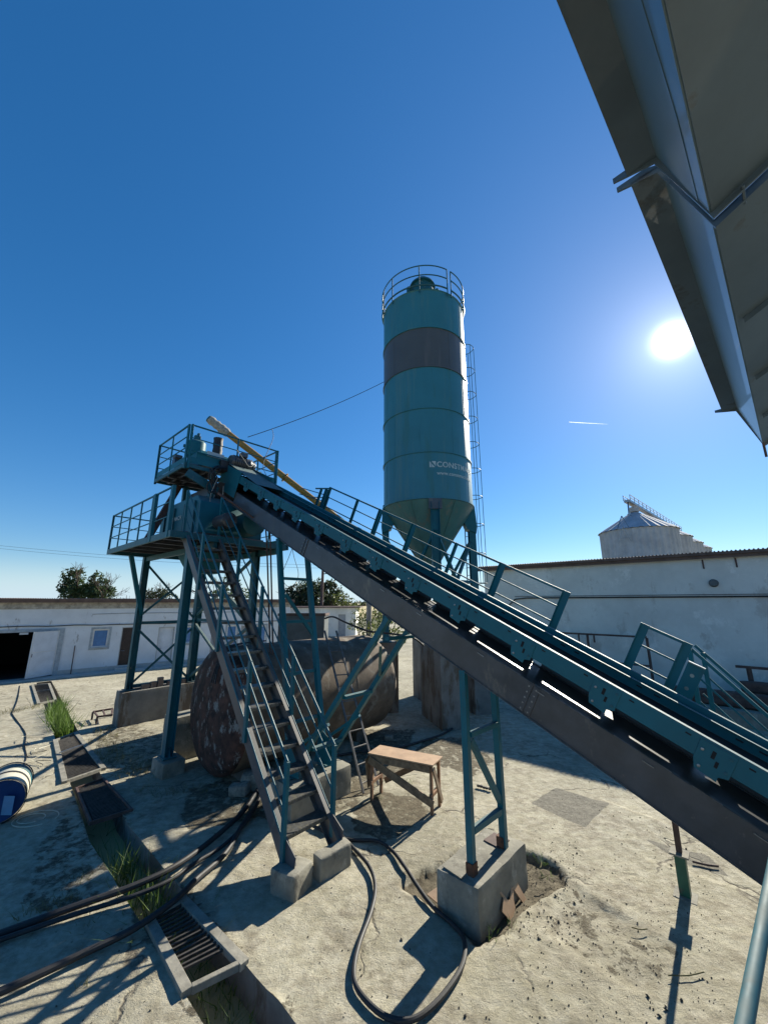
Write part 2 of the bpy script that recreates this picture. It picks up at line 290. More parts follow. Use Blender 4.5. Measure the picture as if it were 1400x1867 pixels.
        s.v += [v.co.copy() for v in bm.verts]; s.f += [tuple(v.index + o for v in f.verts) for f in bm.faces]; bm.free(); return s
    def build(s, name, m, parent=None, smooth=True, angle=35, bevel=0, fixn=True):
        me = bpy.data.meshes.new(name); o = bpy.data.objects.new(name, me)
        org = parent_origin(parent)
        if parent is None:
            lo = Vector((min(v.x for v in s.v), min(v.y for v in s.v), min(v.z for v in s.v))); hi = Vector((max(v.x for v in s.v), max(v.y for v in s.v), max(v.z for v in s.v)))
            org = Vector(((lo.x + hi.x) / 2, (lo.y + hi.y) / 2, lo.z)); o.location = org
        me.from_pydata([v - org for v in s.v], [], s.f)
        if fixn:
            bm = bmesh.new(); bm.from_mesh(me); bmesh.ops.recalc_face_normals(bm, faces=bm.faces)
            if bevel: bmesh.ops.bevel(bm, geom=[e for e in bm.edges if e.is_manifold and e.calc_face_angle(0) > .5], offset=bevel, segments=1, affect='EDGES', clamp_overlap=True)
            bm.to_mesh(me); bm.free()
        if smooth: me.shade_smooth(); me.set_sharp_from_angle(angle=R(angle))
        me.materials.append(m); COL.objects.link(o)
        if parent is not None: o.parent = parent
        return o
def parent_origin(p):
    v = Vector((0, 0, 0))
    while p is not None: v += p.location; p = p.parent
    return v
def thing(name, label, cat, loc, group=None):
    o = bpy.data.objects.new(name, None); o.empty_display_size = .2; COL.objects.link(o); o.location = Vector(loc); o['label'] = label; o['category'] = cat
    if group: o['group'] = group
    return o
def tag(o, label, cat, group=None):
    o['label'] = label; o['category'] = cat
    if group: o['group'] = group
    return o
def struct(o): o['kind'] = 'structure'; return o
def stuff(o): o['kind'] = 'stuff'; return o
def one(name, m, mb, label, cat, group=None, **k): return tag(mb.build(name, m, None, **k), label, cat, group)
def smoothpath(pts, n=6):
    pts = [Vector(p) for p in pts]; out = []
    P = [pts[0]] + pts + [pts[-1]]
    for i in range(1, len(P) - 2):
        for k in range(n):
            t = k / n; a, b, c, d = P[i - 1], P[i], P[i + 1], P[i + 2]
            out.append(.5 * ((2 * b) + (c - a) * t + (2 * a - 5 * b + 4 * c - d) * t * t + (3 * b - a - 3 * c + d) * t ** 3))
    out.append(pts[-1]); return out

# ================================================================== GROUND
def vnoise(x, y, s=0):
    xi = np.floor(x).astype(np.int64); yi = np.floor(y).astype(np.int64); fx = x - xi; fy = y - yi
    def h(i, j):
        k = (i * 374761393 + j * 668265263 + s * 1442695041) & 0x7fffffff; k = ((k ^ (k >> 13)) * 1274126177) & 0x7fffffff
        return ((k ^ (k >> 16)) & 0xffff) / 65535.0
    u = fx * fx * (3 - 2 * fx); w = fy * fy * (3 - 2 * fy)
    return (h(xi, yi) * (1 - u) + h(xi + 1, yi) * u) * (1 - w) + (h(xi, yi + 1) * (1 - u) + h(xi + 1, yi + 1) * u) * w
def fbm(x, y, o=4, s=0):
    t = 0; am = .5
    for i in range(o): t = t + am * (vnoise(x, y, s + i) - .5); x = x * 2.03 + 7; y = y * 2.03 + 3; am *= .5
    return t
def tr_left(a): return 2.17 + np.maximum(0, a - 8) * .085
def tr_right(a): return tr_left(a) + .53 + .02 * np.maximum(0, a - 10) * 0
def polydist(X, Y, poly):   # signed distance, negative inside
    d = np.full(X.shape, 1e9); ins = np.zeros(X.shape, bool); k = len(poly)
    for i in range(k):
        x0, y0 = poly[i]; x1, y1 = poly[(i + 1) % k]; ex, ey = x1 - x0, y1 - y0
        t = np.clip(((X - x0) * ex + (Y - y0) * ey) / (ex * ex + ey * ey), 0, 1)
        d = np.minimum(d, np.hypot(X - x0 - t * ex, Y - y0 - t * ey))
        c = ((y0 > Y) != (y1 > Y)) & (X < (x1 - x0) * (Y - y0) / (y1 - y0 + 1e-12) + x0); ins ^= c
    return np.where(ins, -d, d)
def pxpoly(pts): return [(gp(u, v).x, gp(u, v).y) for u, v in pts]
PITS = [  # outline seen in the yard, depth, soil
    (pxpoly([(745, 1612), (768, 1590), (800, 1578), (830, 1550), (858, 1535), (905, 1535), (955, 1552), (1000, 1566), (1030, 1592), (1034, 1608), (1000, 1625), (965, 1648), (935, 1685), (898, 1704), (868, 1712), (840, 1680), (805, 1658), (782, 1640)]), .085, .92),
    (pxpoly([(640, 1480), (690, 1440), (760, 1450), (790, 1480), (745, 1520), (700, 1540), (650, 1520)]), .012, .62),
    (pxpoly([(1046, 1612), (1100, 1660), (1180, 1700), (1260, 1720), (1240, 1780), (1150, 1800), (1060, 1745), (1000, 1690), (1000, 1650)]), .015, .36),
    (pxpoly([(730, 1385), (770, 1345), (850, 1345), (900, 1385), (860, 1420), (800, 1395)]), .01, .6),
    (pxpoly([(330, 1440), (400, 1420), (480, 1420), (640, 1400), (650, 1330), (760, 1330), (740, 1400), (640, 1470), (560, 1500), (470, 1490), (330, 1520)]), .015, .58),
    (pxpoly([(170, 1330), (230, 1310), (330, 1350), (330, 1395), (250, 1420), (180, 1400)]), .01, .47),
    (pxpoly([(60, 1560), (120, 1480), (180, 1530), (200, 1640), (120, 1680), (40, 1660)]), .01, .44),
    (pxpoly([(1170, 1310), (1400, 1330), (1400, 1300), (1240, 1240), (1180, 1240)]), .0, .5),
]
PATCH = pxpoly([(968, 1465), (1012, 1437), (1112, 1468), (1066, 1510)])
PATCH2 = pxpoly([(1172, 1530), (1290, 1560), (1330, 1600), (1250, 1575)])
def height(a, b):
    x = AX.x * a + BX.x * b; y = AX.y * a + BX.y * b
    far = np.clip((np.hypot(x, y) - 14) / 20, 0, 1)
    z = .035 * fbm(x * .5, y * .5, 3, 5) + .018 * fbm(x * 3, y * 3, 4, 9) + .010 * fbm(x * 14, y * 9, 3, 21)
    red = np.zeros_like(x); gr = np.zeros_like(x)
    nse = .16 * fbm(x * 4, y * 4, 4, 33) + .30 * fbm(x * 1.3, y * 1.3, 3, 55) * 1.0
    for poly, dep, so in PITS:
        d = polydist(x, y, poly) + nse
        z = z - dep * np.clip(.5 - d / .09, 0, 1) + (.03 * dep / .1) * np.clip(.5 - d / .12, 0, 1) * fbm(x * 8, y * 8, 3, 77) * 2
        red = np.maximum(red, so * np.clip(.5 - d / .14, 0, 1))
    # slab steps
    for (p0, p1, hgt) in STEPS:
        ex, ey = p1[0] - p0[0], p1[1] - p0[1]; ln = math.hypot(ex, ey); ex /= ln; ey /= ln
        t = (x - p0[0]) * ex + (y - p0[1]) * ey; s = -(x - p0[0]) * ey + (y - p0[1]) * ex + nse * .6
        w = np.clip(t / .3, 0, 1) * np.clip((ln - t) / .3, 0, 1)
        z = z + hgt * w * np.clip(.5 + s / .05, 0, 1) * np.clip(1 - s / 1.6, 0, 1)
    edge = np.minimum(np.abs(b - tr_left(a)), np.abs(b - tr_right(a)))
    red = np.maximum(red, .5 * np.clip(1 - edge / .22, 0, 1) * (fbm(x * 1.7, y * 1.7, 3, 44) > .02))
    gr = np.maximum(gr, np.clip(.5 - polydist(x, y, PATCH) / .05, 0, 1)); gr = np.maximum(gr, .9 * np.clip(.5 - polydist(x, y, PATCH2) / .05, 0, 1))
    return z * (1 - far) , red, gr
def _s(p, q, h): a = gp(*p); b = gp(*q); return ((a.x, a.y), (b.x, b.y), h)
STEPS = [_s((1240, 1512), (1085, 1455), .03), _s((1180, 1700), (1046, 1612), -.035), _s((640, 1470), (560, 1560), .02), _s((560, 1867), (470, 1790), .03), _s((1400, 1640), (1150, 1560), .02)]
def spaced(a0, a1, fine0, fine1, st, g=1.18):
    mid = list(np.arange(fine0, fine1, st)); up = []; x = fine1; s = st
    while x < a1: up.append(x); s *= g; x += s
    dn = []; x = fine0; s = st
    while x > a0: s *= g; x -= s; dn.append(max(x, a0))
    return np.array(sorted(dn) + mid + up + [a1])
def sheet(name, A_, Bfun, m, par=None):
    Bm = Bfun(A_); Am = np.repeat(A_[:, None], Bm.shape[1], 1)
    z, r, g = height(Am, Bm)
    X = AX.x * Am + BX.x * Bm; Y = AX.y * Am + BX.y * Bm
    n0, n1 = Am.shape; co = np.stack([X, Y, z], -1).reshape(-1, 3).astype(np.float32)
    i = np.arange(n0 * n1).reshape(n0, n1); q = np.stack([i[:-1, :-1], i[:-1, 1:], i[1:, 1:], i[1:, :-1]], -1).reshape(-1, 4)
    return co, q, r.ravel(), g.ravel()
rowsA = spaced(-30, 24.5, -1.0, 10.5, .05, 1.12)
offL = np.array([0] + list(np.cumsum([.05] * 50)) + list(2.5 + np.cumsum([.06 * 1.17 ** k for k in range(34)])))
offR = np.array([0] + list(np.cumsum([.05] * 130)) + list(6.5 + np.cumsum([.06 * 1.16 ** k for k in range(33)])))
parts = [sheet('l', rowsA, lambda A_: tr_left(A_)[:, None] - offL[None, ::1], YARD), sheet('r', rowsA, lambda A_: tr_right(A_)[:, None] + offR[None, :], YARD)]
rowsB = np.array([24.5, 26, 28, 31, 36, 44, 60])
parts.append(sheet('b', rowsB, lambda A_: np.repeat(np.linspace(-45, 55, 60)[None, :], len(A_), 0), YARD))
vo = 0; cos = []; qs = []; rs = []; gs = []
for k, (co, q, r, g) in enumerate(parts):
    # consistent upward normals
    v0, v1, v3 = co[q[0, 0]], co[q[0, 1]], co[q[0, 3]]
    if np.cross(v1 - v0, v3 - v0)[2] < 0: q = q[:, ::-1]
    cos.append(co); qs.append(q + vo); vo += len(co); rs.append(r); gs.append(g)
co = np.concatenate(cos); q = np.concatenate(qs); rr = np.concatenate(rs); gg = np.concatenate(gs)
me = bpy.data.meshes.new('ground'); me.from_pydata(co.tolist(), [], q.tolist())
ca = me.color_attributes.new('mask', 'FLOAT_COLOR', 'POINT')
ca.data.foreach_set('color', np.stack([rr, gg, np.zeros_like(rr), np.ones_like(rr)], -1).ravel().astype(np.float32))
me.shade_smooth(); me.materials.append(YARD); gnd = bpy.data.objects.new('ground', me); COL.objects.link(gnd); struct(gnd)
def HZ(x, y):
    a = np.array([x * AX.x + y * AX.y]); b = np.array([x * BX.x + y * BX.y]); return float(height(a, b)[0][0])
# trench walls and bottom
TD = .62
mbt = MB(); sam = list(np.arange(-6, 24.5, .22)) + [24.5]
for side in (0, 1):
    prev = None; f = tr_left if side == 0 else tr_right
    for a in sam:
        b = float(f(np.array(a))); sg = -1 if side == 0 else 1
        zt = float(height(np.array([a]), np.array([b]))[0][0])
        cur = [L(a, b, zt - .0), L(a, b + sg * .01 + .02 * mnoise.noise(Vector((a * 3, side, 0))), -.12), L(a, b + .03 * mnoise.noise(Vector((a * 2, side, 5))), -.35), L(a, b - sg * .03, -TD)]
        if prev:
            for k in range(3): mbt.add([prev[k], cur[k], cur[k + 1], prev[k + 1]], [(0, 1, 2, 3)])
        prev = cur
struct(mbt.build('trench_wall', CONCF, gnd, angle=60, fixn=False))
TRB = mat('trench_mud', (.035, .032, .02), .95, col2=(.015, .018, .008), scale=3, bump=.02, bscale=9)
mbf = MB(); prev = None
for a in sam:
    row = [L(a, float(tr_left(np.array(a))) + t * .59 - .03, -TD + .05 * mnoise.noise(Vector((a * 2, t * 4, 3)))) for t in (0, .33, .66, 1)]
    if prev:
        for k in range(3): mbf.add([prev[k], cur_[k], cur_[k + 1], prev[k + 1]] if False else [prev[k], row[k], row[k + 1], prev[k + 1]], [(0, 1, 2, 3)])
    prev = row
struct(mbf.build('trench_bed', TRB, gnd, angle=60))
# field to the horizon, scrub strip
mbx = MB(); mbx.add([(-2500, -400, -.32), (2500, -400, -.32), (2500, 3500, -.32), (-2500, 3500, -.32)], [(0, 1, 2, 3)])
struct(mbx.build('field', FIELD, None))
mbx = MB(); mbx.add([(-60, 30, -.2), (60, 30, -.2), (60, 95, -.2), (-60, 95, -.2)], [(0, 1, 2, 3)])
struct(mbx.build('scrub', SCRUB, None))

# ================================================================== BUILDINGS
# ---- left whitewashed shed: P0 on its wall foot, runs along WD, wall normal WN towards the yard
WP = Vector((-16.42, 20.55, 0)); WD = Vector((math.sin(R(50)), math.cos(R(50)), 0)); WN = Vector((math.cos(R(50)), -math.sin(R(50)), 0))
def wl(s, z, o=0): return WP + WD * s + ZX * z + WN * o
def wbox(mb, s0, s1, z0, z1, o0, o1): return mb.obox(wl((s0 + s1) / 2, (z0 + z1) / 2, (o0 + o1) / 2), WD * (s1 - s0) / 2, ZX * (z1 - z0) / 2, WN * (o1 - o0) / 2)
lb = thing('long_shed', 'long low whitewashed shed with brown roof edge, dark open garage doorway, window and doors', 'building', wl(4, 0))
S0, S1, ZT = -9.0, 12.6, 3.68
openings = [(-2.75, -.11, 0, 2.17), (1.27, 1.98, 1.26, 2.19), (2.55, 3.33, .18, 2.25), (4.35, 5.2, .1, 2.18), (5.68, 6.5, 1.2, 2.17), (7.3, 8.0, .1, 2.15), (8.25, 8.9, .9, 2.13), (9.15, 9.8, .1, 2.1), (10.2, 10.9, .9, 2.05)]
mb = MB(); s = S0
for (o0, o1, z0, z1) in openings:
    wbox(mb, s, o0, -.3, ZT, -.35, 0)
    if z0 > .02: wbox(mb, o0, o1, -.3, z0, -.35, 0)
    wbox(mb, o0, o1, z1, ZT, -.35, 0); s = o1
wbox(mb, s, S1, -.3, ZT, -.35, 0)
mb.build('wall', WHITE, lb, smooth=False)
mb = MB(); wbox(mb, S1 - .3, S1 - .01, -.3, ZT, -7, -.351); wbox(mb, S0 + .01, S0 + .3, -.3, ZT, -7, -.351); wbox(mb, S0, S1, -.3, ZT, -7.3, -7.001); mb.build('back_wall', WHITE, lb, smooth=False)
mb = MB(); wbox(mb, S0, S1, ZT - .42, ZT - .02, 0.001, .035); mb.build('bare_band', MORTAR, lb, smooth=False)
mb = MB(); wbox(mb, S0 - .2, S1 + .2, ZT, ZT + .09, -7.5, .30); wbox(mb, S0 - .2, S1 + .2, ZT - .10, ZT + .02, .22, .26)
k = S0 - .2
while k < S1 + .1:
    mb.tube([wl(k, ZT + .10, .33), wl(k, ZT + .10, -1.5)], .025, 6); k += .09
mb.build('roof', ROOFM, lb)
mb = MB(); wbox(mb, -.11, S1, -.3, .26, .001, .03); mb.build('plinth', PLINTH, lb, smooth=False)
mb = MB(); wbox(mb, S0, S1, -.3, .05, .031, .9); mb.build('apron', PLINTH, lb, smooth=False)
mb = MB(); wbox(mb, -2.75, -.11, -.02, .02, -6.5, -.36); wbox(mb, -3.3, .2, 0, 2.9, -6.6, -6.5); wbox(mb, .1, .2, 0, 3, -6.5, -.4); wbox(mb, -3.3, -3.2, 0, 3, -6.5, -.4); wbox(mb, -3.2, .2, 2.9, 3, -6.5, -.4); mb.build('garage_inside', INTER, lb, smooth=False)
mb = MB(); wbox(mb, -2.9, .08, 2.17, 2.30, .002, .05); wbox(mb, -.11, .08, 0, 2.17, .002, .05); mb.build('opening_trim', GREYP, lb, smooth=False)
mb = MB(); wbox(mb, -1.62, -1.3, 2.06, 2.15, -.2, .02); mb.build('lamp_box', FRAMEM, lb)
# garage door leaves swung out
for (hx, ang, wdt, lab) in ((-.13, 37, 1.2, 'white sheet metal door leaf standing open'), (-2.73, 12, 1.15, None)):
    dirv = (-WD * math.cos(R(ang)) if hx > -1 else WD * math.cos(R(180 - ang))) + WN * math.sin(R(ang))
    nrmv = Vector((-dirv.y, dirv.x, 0)); mb = MB(); base = wl(hx, .1, .03)
    mb.obox(base + dirv * wdt / 2 + ZX * 1.05, dirv * wdt / 2, ZX * 1.05, nrmv * .02)
    dl = mb.build('door_leaf', DOORW, lb, bevel=.004)
    if lab: dl['label'] = lab
    mb = MB()
    for zz in (.12, 1.15, 2.08): mb.obox(base + dirv * wdt / 2 + ZX * zz + nrmv * .03, dirv * wdt / 2, ZX * .018, nrmv * .008)
    for tt in (.03, wdt - .03): mb.obox(base + dirv * tt + ZX * 1.05 + nrmv * .03, dirv * .02, ZX * 1.0, nrmv * .0075)
    mb.build('door_rib', FRAMEM, dl); mb = MB(); mb.tube([base + dirv * (wdt - .08) + ZX * .95 + nrmv * .04, base + dirv * (wdt - .08) + ZX * 1.1 + nrmv * .05], .012); mb.build('handle', RUST, dl)
glassm = mat('window_glass', (.10, .22, .42), .12, var=.08, spec=.8)
for (o0, o1, z0, z1) in (openings[1], openings[4], openings[6], openings[8]):
    f = MB(); wd = .07
    for (a0, a1, b0, b1) in ((o0, o1, z0, z0 + wd), (o0, o1, z1 - wd, z1), (o0, o0 + wd, z0 + wd, z1 - wd), (o1 - wd, o1, z0 + wd, z1 - wd)): wbox(f, a0, a1, b0, b1, -.12, -.04)
    w = f.build('window', FRAMEM, lb, bevel=.004)
    g = MB(); wbox(g, o0 + wd, o1 - wd, z0 + wd, z1 - wd, -.095, -.08); g.build('pane', glassm, w, smooth=False)
    g = MB()
    for (a0, a1, b0, b1) in ((o0 - .1, o1 + .1, z0 - .12, z0), (o0 - .1, o1 + .1, z1, z1 + .1), (o0 - .1, o0, z0, z1), (o1, o1 + .1, z0, z1)): wbox(g, a0, a1, b0, b1, .002, .012)
    g.build('surround', GREYP, w, smooth=False)
    g = MB(); wbox(g, o0 - .03, o1 + .03, z0 - .05, z0 - .001, -.05, .07); g.build('sill', PLINTH, w)
for (oi, dm, lab) in ((2, DOORB, 'dark brown panelled door'), (3, DOORW, 'pale painted door'), (5, DOORG, 'grey door'), (7, DOORG, 'grey door')):
    o0, o1, z0, z1 = openings[oi]; g = MB(); wbox(g, o0 + .04, o1 - .04, z0 + .02, z1 - .04, -.16, -.11)
    for (b0, b1) in ((.15, .9), (1.05, 1.85)): wbox(g, o0 + .2, o1 - .2, z0 + b0, z0 + b1, -.11, -.10)
    dd = g.build('door', dm, lb, bevel=.003); dd['label'] = lab
    g = MB(); wbox(g, o0, o1, z1 - .04, z1, -.17, .004); wbox(g, o0, o0 + .04, z0, z1 - .04, -.17, .004); wbox(g, o1 - .04, o1, z0, z1 - .04, -.17, .004); wbox(g, o0 - .1, o1 + .1, -.1, z0, -.2, .35)
    g.build('frame', PLINTH, dd)
    g = MB(); g.tube([wl(o0 + .12, 1.0, -.1), wl(o0 + .12, 1.0, -.03), wl(o0 + .26, 1.0, -.03)], .014, 8); g.build('handle', GALV, dd)
mb = MB(); pts = []
for i in range(60):
    sx = -8.9 + i * .36; pts.append(wl(sx, 2.45 - .010 * (sx + 2) + .03 * mnoise.noise(Vector((sx, 0, 0))), .045))
mb.tube(pts, .022, 6); mb.build('cable', BLACK, lb)
mb = MB(); mb.tube([wl(1.1, 2.85, .02), wl(1.12, 2.97, .02), wl(2.6, 3.0, .02), wl(6, 2.98, .02), wl(11, 2.98, .02)], .009, 5); mb.build('wire', BLACK, lb)
mb = MB(); mb.tube([wl(.62, -.05, .09), wl(.60, 1.42, .07)], .022, 8); mb.build('standing_pipe', RUSTP, lb)
# ---- small white outbuilding further back
sb0 = Vector((-3.1, 43.7, 0)); ob = thing('outbuilding', 'small flat roofed white outbuilding with a grey door, beyond the tank', 'building', sb0)
def ux(p, q, z0, z1, y0, y1): return None
mb = MB()
for (x0, x1, z0, z1) in ((-12, -5.0, -.3, 3.0), (-5.0, -4.2, 2.3, 3.0), (-4.2, -3.1, -.3, 3.0)): mb.hexa([(x0, 43.7, z0), (x1, 43.7, z0), (x1, 44.0, z0), (x0, 44.0, z0), (x0, 43.7, z1), (x1, 43.7, z1), (x1, 44.0, z1), (x0, 44.0, z1)])
mb.obox((-3.25, 46.5, 1.35), (.15, 0, 0), (0, 2.5, 0), (0, 0, 1.65)); mb.build('wall', WHITE2, ob, smooth=False)
mb = MB(); mb.obox((-7.5, 46.3, 3.07), (4.9, 0, 0), (0, 3, 0), (0, 0, .07)); mb.build('roof', ROOFM, ob)
mb = MB(); mb.obox((-4.6, 43.9, 1.1), (.4, 0, 0), (0, .03, 0), (0, 0, 1.2)); mb.build('door', DOORG, ob)
mb = MB(); mb.obox((-7.0, 43.68, 1.7), (.5, 0, 0), (0, .03, 0), (0, 0, .45)); mb.build('window', RUSTP, ob)
# ---- big wall on the right
BW = 19.3; rb = thing('tall_shed', 'tall pale plastered shed with brown corrugated roof edge running along the right side', 'building', L(4, BW))
mb = MB(); mb.lbox(-14, 9.95, BW, BW + .4, -.3, 5.32); mb.build('wall', WHITE2, rb, smooth=False)
mb = MB(); mb.lbox(9.6, 9.949, BW + .401, BW + 9, -.3, 5.3); mb.lbox(-14, -13.6, BW + .401, BW + 9, -.3, 5.3); mb.lbox(-14, 9.95, BW + 9.001, BW + 9.3, -.3, 5.3); mb.build('side_wall', WHITE2, rb, smooth=False)
mb = MB(); mb.lbox(-14.3, 10.25, BW - .3, BW + 9.4, 5.34, 5.44); mb.lbox(-14.3, 10.25, BW - .2, BW - .16, 5.22, 5.34)
k = -14.2
while k < 10.2: mb.tube([L(k, BW - .33, 5.445), L(k, BW + 1.5, 5.445)], .032, 6); k += .12
mb.build('roof', ROOFM, rb)
mb = MB(); mb.tube([L(8.9, BW - .04, 2.9), L(8.7, BW - .05, 3.4), L(8.3, BW - .05, 3.74), L(7.7, BW - .05, 3.80)] + [L(7 - i * 1.2, BW - .05, 3.80 + .03 * mnoise.noise(Vector((i, 0, 0)))) for i in range(17)], .028, 8); mb.build('cable', BLACK, rb)
mb = MB(); mb.tube([L(8.3 - i * 1.2, BW - .04, 3.88 + .02 * mnoise.noise(Vector((i, 4, 0)))) for i in range(18)], .012, 6); mb.build('wire', BLACK, rb)
mb = MB(); mb.lathe(L(.52, BW - .001, 4.3), -BX, [(0, .15), (.06, .15), (.14, .10)], 14); mb.build('wall_lamp', BOXM, rb)
for aa in (.7, -.25): mb = MB(); mb.lbox(aa, aa + .05, BW - .03, BW - .001, 4.85, 5.2); mb.build('bracket', RUSTP, rb)
# rusty pipe rails by the wall
t = thing('pipe_railing', 'rusty brown pipe railing along the foot of the tall plastered wall, long one', 'railing', L(4.5, 18.6))
mb = MB(); mb.bar(L(6.9, 18.6, 2.27), L(2.82, 18.6, 2.27), .07, .07); mb.build('top_rail', RUSTP, t)
mb = MB(); mb.bar(L(6.9, 18.6, 1.2), L(2.82, 18.6, 1.2), .06, .06); mb.build('mid_rail', RUSTP, t)
for aa in (6.8, 4.95, 2.82):
    mb = MB(); mb.bar(L(aa, 18.6, -.1), L(aa, 18.6, 2.24), .07, .07); mb.build('post', RUSTP, t)
for aa in (5.3, 4.7): mb = MB(); mb.bar(L(aa, 18.6, 1.95), L(aa, 18.6, 2.23), .05, .05); mb.build('hanger', RUSTP, t)
t = thing('pipe_railing', 'short rusty pipe rail on a post in front of the wall at the right edge', 'railing', L(-.8, 18.4))
mb = MB(); mb.bar(L(.35, 18.4, 1.47), L(-3, 18.4, 1.47), .08, .08); mb.build('top_rail', RUSTP, t)
for aa in (.02, -2.2): mb = MB(); mb.bar(L(aa, 18.4, -.1), L(aa, 18.4, 1.43), .10, .10); mb.build('post', RUSTP, t)
# stacked posts/pipes at the wall foot
lab = ['long concrete post lying at the foot of the wall, lowest and nearest', 'long concrete post on the ground behind the nearest one', 'dark beam lying on top of the two concrete posts', 'short dark beam on the stack close to the wall']
for i, (a0, a1, b0, z0, sz, mm) in enumerate(((2.4, -5.5, 16.6, .2, .24, CONC), (3.0, -4.8, 17.3, .2, .24, CONCF), (2.0, -3.2, 17.0, .66, .20, RUSTP), (.3, -1.4, 17.8, .95, .16, RUSTP))):
    mb = MB(); mb.rough(L((a0 + a1) / 2, b0, z0), AX * (a0 - a1) / 2, BX * sz, ZX * sz, 5, .02, .06, i); one('beam' if i > 1 else 'concrete_post', mm, mb, lab[i], 'beam')
mb = MB(); mb.rough(L(-.6, 17.8, .35), AX * 1.1, BX * .3, ZX * .4, 4, .03, .05, 9); one('rubble_block', CONC, mb, 'rough concrete block propping the short dark beam by the wall', 'concrete block')
# ---- far grain silos
for i in range(4):
    cx, cy = 51.8 + 9.9 * i, 77.6 + 9.4 * i; Rg = 6.75; ze = 17.5
    t = thing('grain_silo', ['nearest and largest corrugated grain silo with conical roof and overhead gantry head', 'second grain silo, partly hidden right behind the largest one', 'third grain silo in the row over the wall', 'farthest grain silo, only its rim showing over the wall'][i], 'grain silo', (cx, cy, 0), 'grain silos beyond the tall wall')
    mb = MB(); n = 72; prof = []
    vs = []; 
    for zz in (0, ze):
        for j in range(n * 2):
            an = math.pi * j / n; r = Rg + (.10 if j % 4 < 2 else -.04); vs.append((cx + math.cos(an) * r, cy + math.sin(an) * r, zz))
    m2 = n * 2; mb.add(vs, [(j, (j + 1) % m2, (j + 1) % m2 + m2, j + m2) for j in range(m2)]); mb.build('shell', GSILO, t, smooth=False)
    mb = MB(); vs = [(cx, cy, ze + 4.6)]; m3 = 64
    for j in range(m3):
        an = 2 * math.pi * j / m3; r = Rg + .35; vs.append((cx + math.cos(an) * r, cy + math.sin(an) * r, ze - .05 + (.14 if j % 2 else 0)))
    mb.add(vs, [(0, 1 + j, 1 + (j + 1) % m3) for j in range(m3)]); mb.build('roof', GSILO, t, smooth=False)
    mb = MB(); mb.lathe((cx, cy, ze + 4.3), ZX, [(0, .9), (.9, .9), (1.1, .3)], 16); mb.build('cap', GSILO, t)
dv = Vector((9.9, 9.4, 0)).normalized(); sv = Vector((dv.y, -dv.x, 0)); g0 = Vector((51.8, 77.6, 0))
t = thing('gantry', 'steel catwalk gantry with handrails along the tops of the grain silos', 'gantry', g0 + ZX * 22)
for nm, z0, w in (('deck', 23.4, .55), ):
    mb = MB(); mb.bar(g0 - dv * 4.2 + ZX * 23.4, g0 + dv * 46 + ZX * 23.4, 1.1, .45); mb.build('deck', GALV, t)
for sd_ in (-1, 1):
    for zz in (24.0, 24.6):
        mb = MB(); mb.tube([g0 - dv * 4.2 + sv * .6 * sd_ + ZX * zz, g0 + dv * 46 + sv * .6 * sd_ + ZX * zz], .07, 5); mb.build('rail', GALV, t)
    for k in range(17):
        mb = MB(); p = g0 + dv * (-4.2 + 3.1 * k) + sv * .6 * sd_; mb.tube([p + ZX * 23.5, p + ZX * 24.6], .06, 5); mb.build('post', GALV, t)
mb = MB(); mb.bar(g0 - dv * 3.9 + ZX * 23.2, g0 - dv * 5.2 + sv * .2 + ZX * 20.5, .15, .15); mb.bar(g0 - dv * 3.9 + ZX * 20.9, g0 - dv * 3.4 + ZX * 23.2, .15, .15); mb.bar(g0 - dv * 5.2 + ZX * 20.5, g0 - dv * 2.6 + ZX * 20.7, .15, .15); mb.build('head_frame', GALV, t)
t = thing('silo_prop', 'pale A shaped steel prop on the face of the largest grain silo', 'prop', g0 - dv * 7)
mb = MB(); fr = Vector((-.55, -.83, 0)); c0 = g0 + fr * 7.1; sx = Vector((.83, -.55, 0))
for q in (-1, 1):
    mb.bar(c0 - sx * 2.2 + sx * q * 1.0 + ZX * 14.8, c0 - sx * 2.2 + ZX * 17.8 , .13, .13); mb.bar(c0 - sx * 2.2 + sx * q * .9 + ZX * 17.6 , c0 - sx * 2.2 - fr * 1.6 + ZX * 20.2, .13, .13)
mb.bar(c0 - sx * 3.2 + ZX * 15.6, c0 - sx * 1.2 + ZX * 15.6, .1, .1); mb.build('strut', GALV, t)

# ================================================================== BELT CONVEYOR
SL = .4975; CU = (AX + ZX * SL).normalized(); CN = (ZX - AX * SL).normalized()
def zt(a): return 2.222 + SL * a
def P(a, b, n=0.0): return L(a, b, zt(a)) + CN * n
NB, FB = 4.77, 5.55; CA0, CA1 = -2.7, 10.15
cv = thing('belt_conveyor', 'long inclined teal and graphite belt conveyor climbing from lower right to the tower top', 'conveyor', L(3, 5.16, 0))
def chan(mb, a0, a1, b, n0, n1, t=.006, fl=.055, side=1):   # channel: web in the a-n plane at b, flanges towards side*b
    mb.obox((P(a0, b, (n0 + n1) / 2) + P(a1, b, (n0 + n1) / 2)) / 2 + BX * side * t / 2, (P(a1, b) - P(a0, b)) / 2, BX * t / 2, CN * (n1 - n0) / 2)
    for n in (n0, n1): mb.obox((P(a0, b, n) + P(a1, b, n)) / 2 + BX * side * (fl / 2 + t), (P(a1, b) - P(a0, b)) / 2, BX * fl / 2, CN * t / 2 * (1 if n == n1 else 1))
    return mb
for nm, b, sd_ in (('side_rail', NB, 1), ('side_rail', FB, -1)):
    for (a0, a1) in ((-2.7, 1.99), (1.993, 6.447), (6.45, 10.15)):
        chan(MB(), a0, a1, b, -.19, 0.0, .006, .06, sd_).build(nm, TEAL, cv, bevel=.0015)
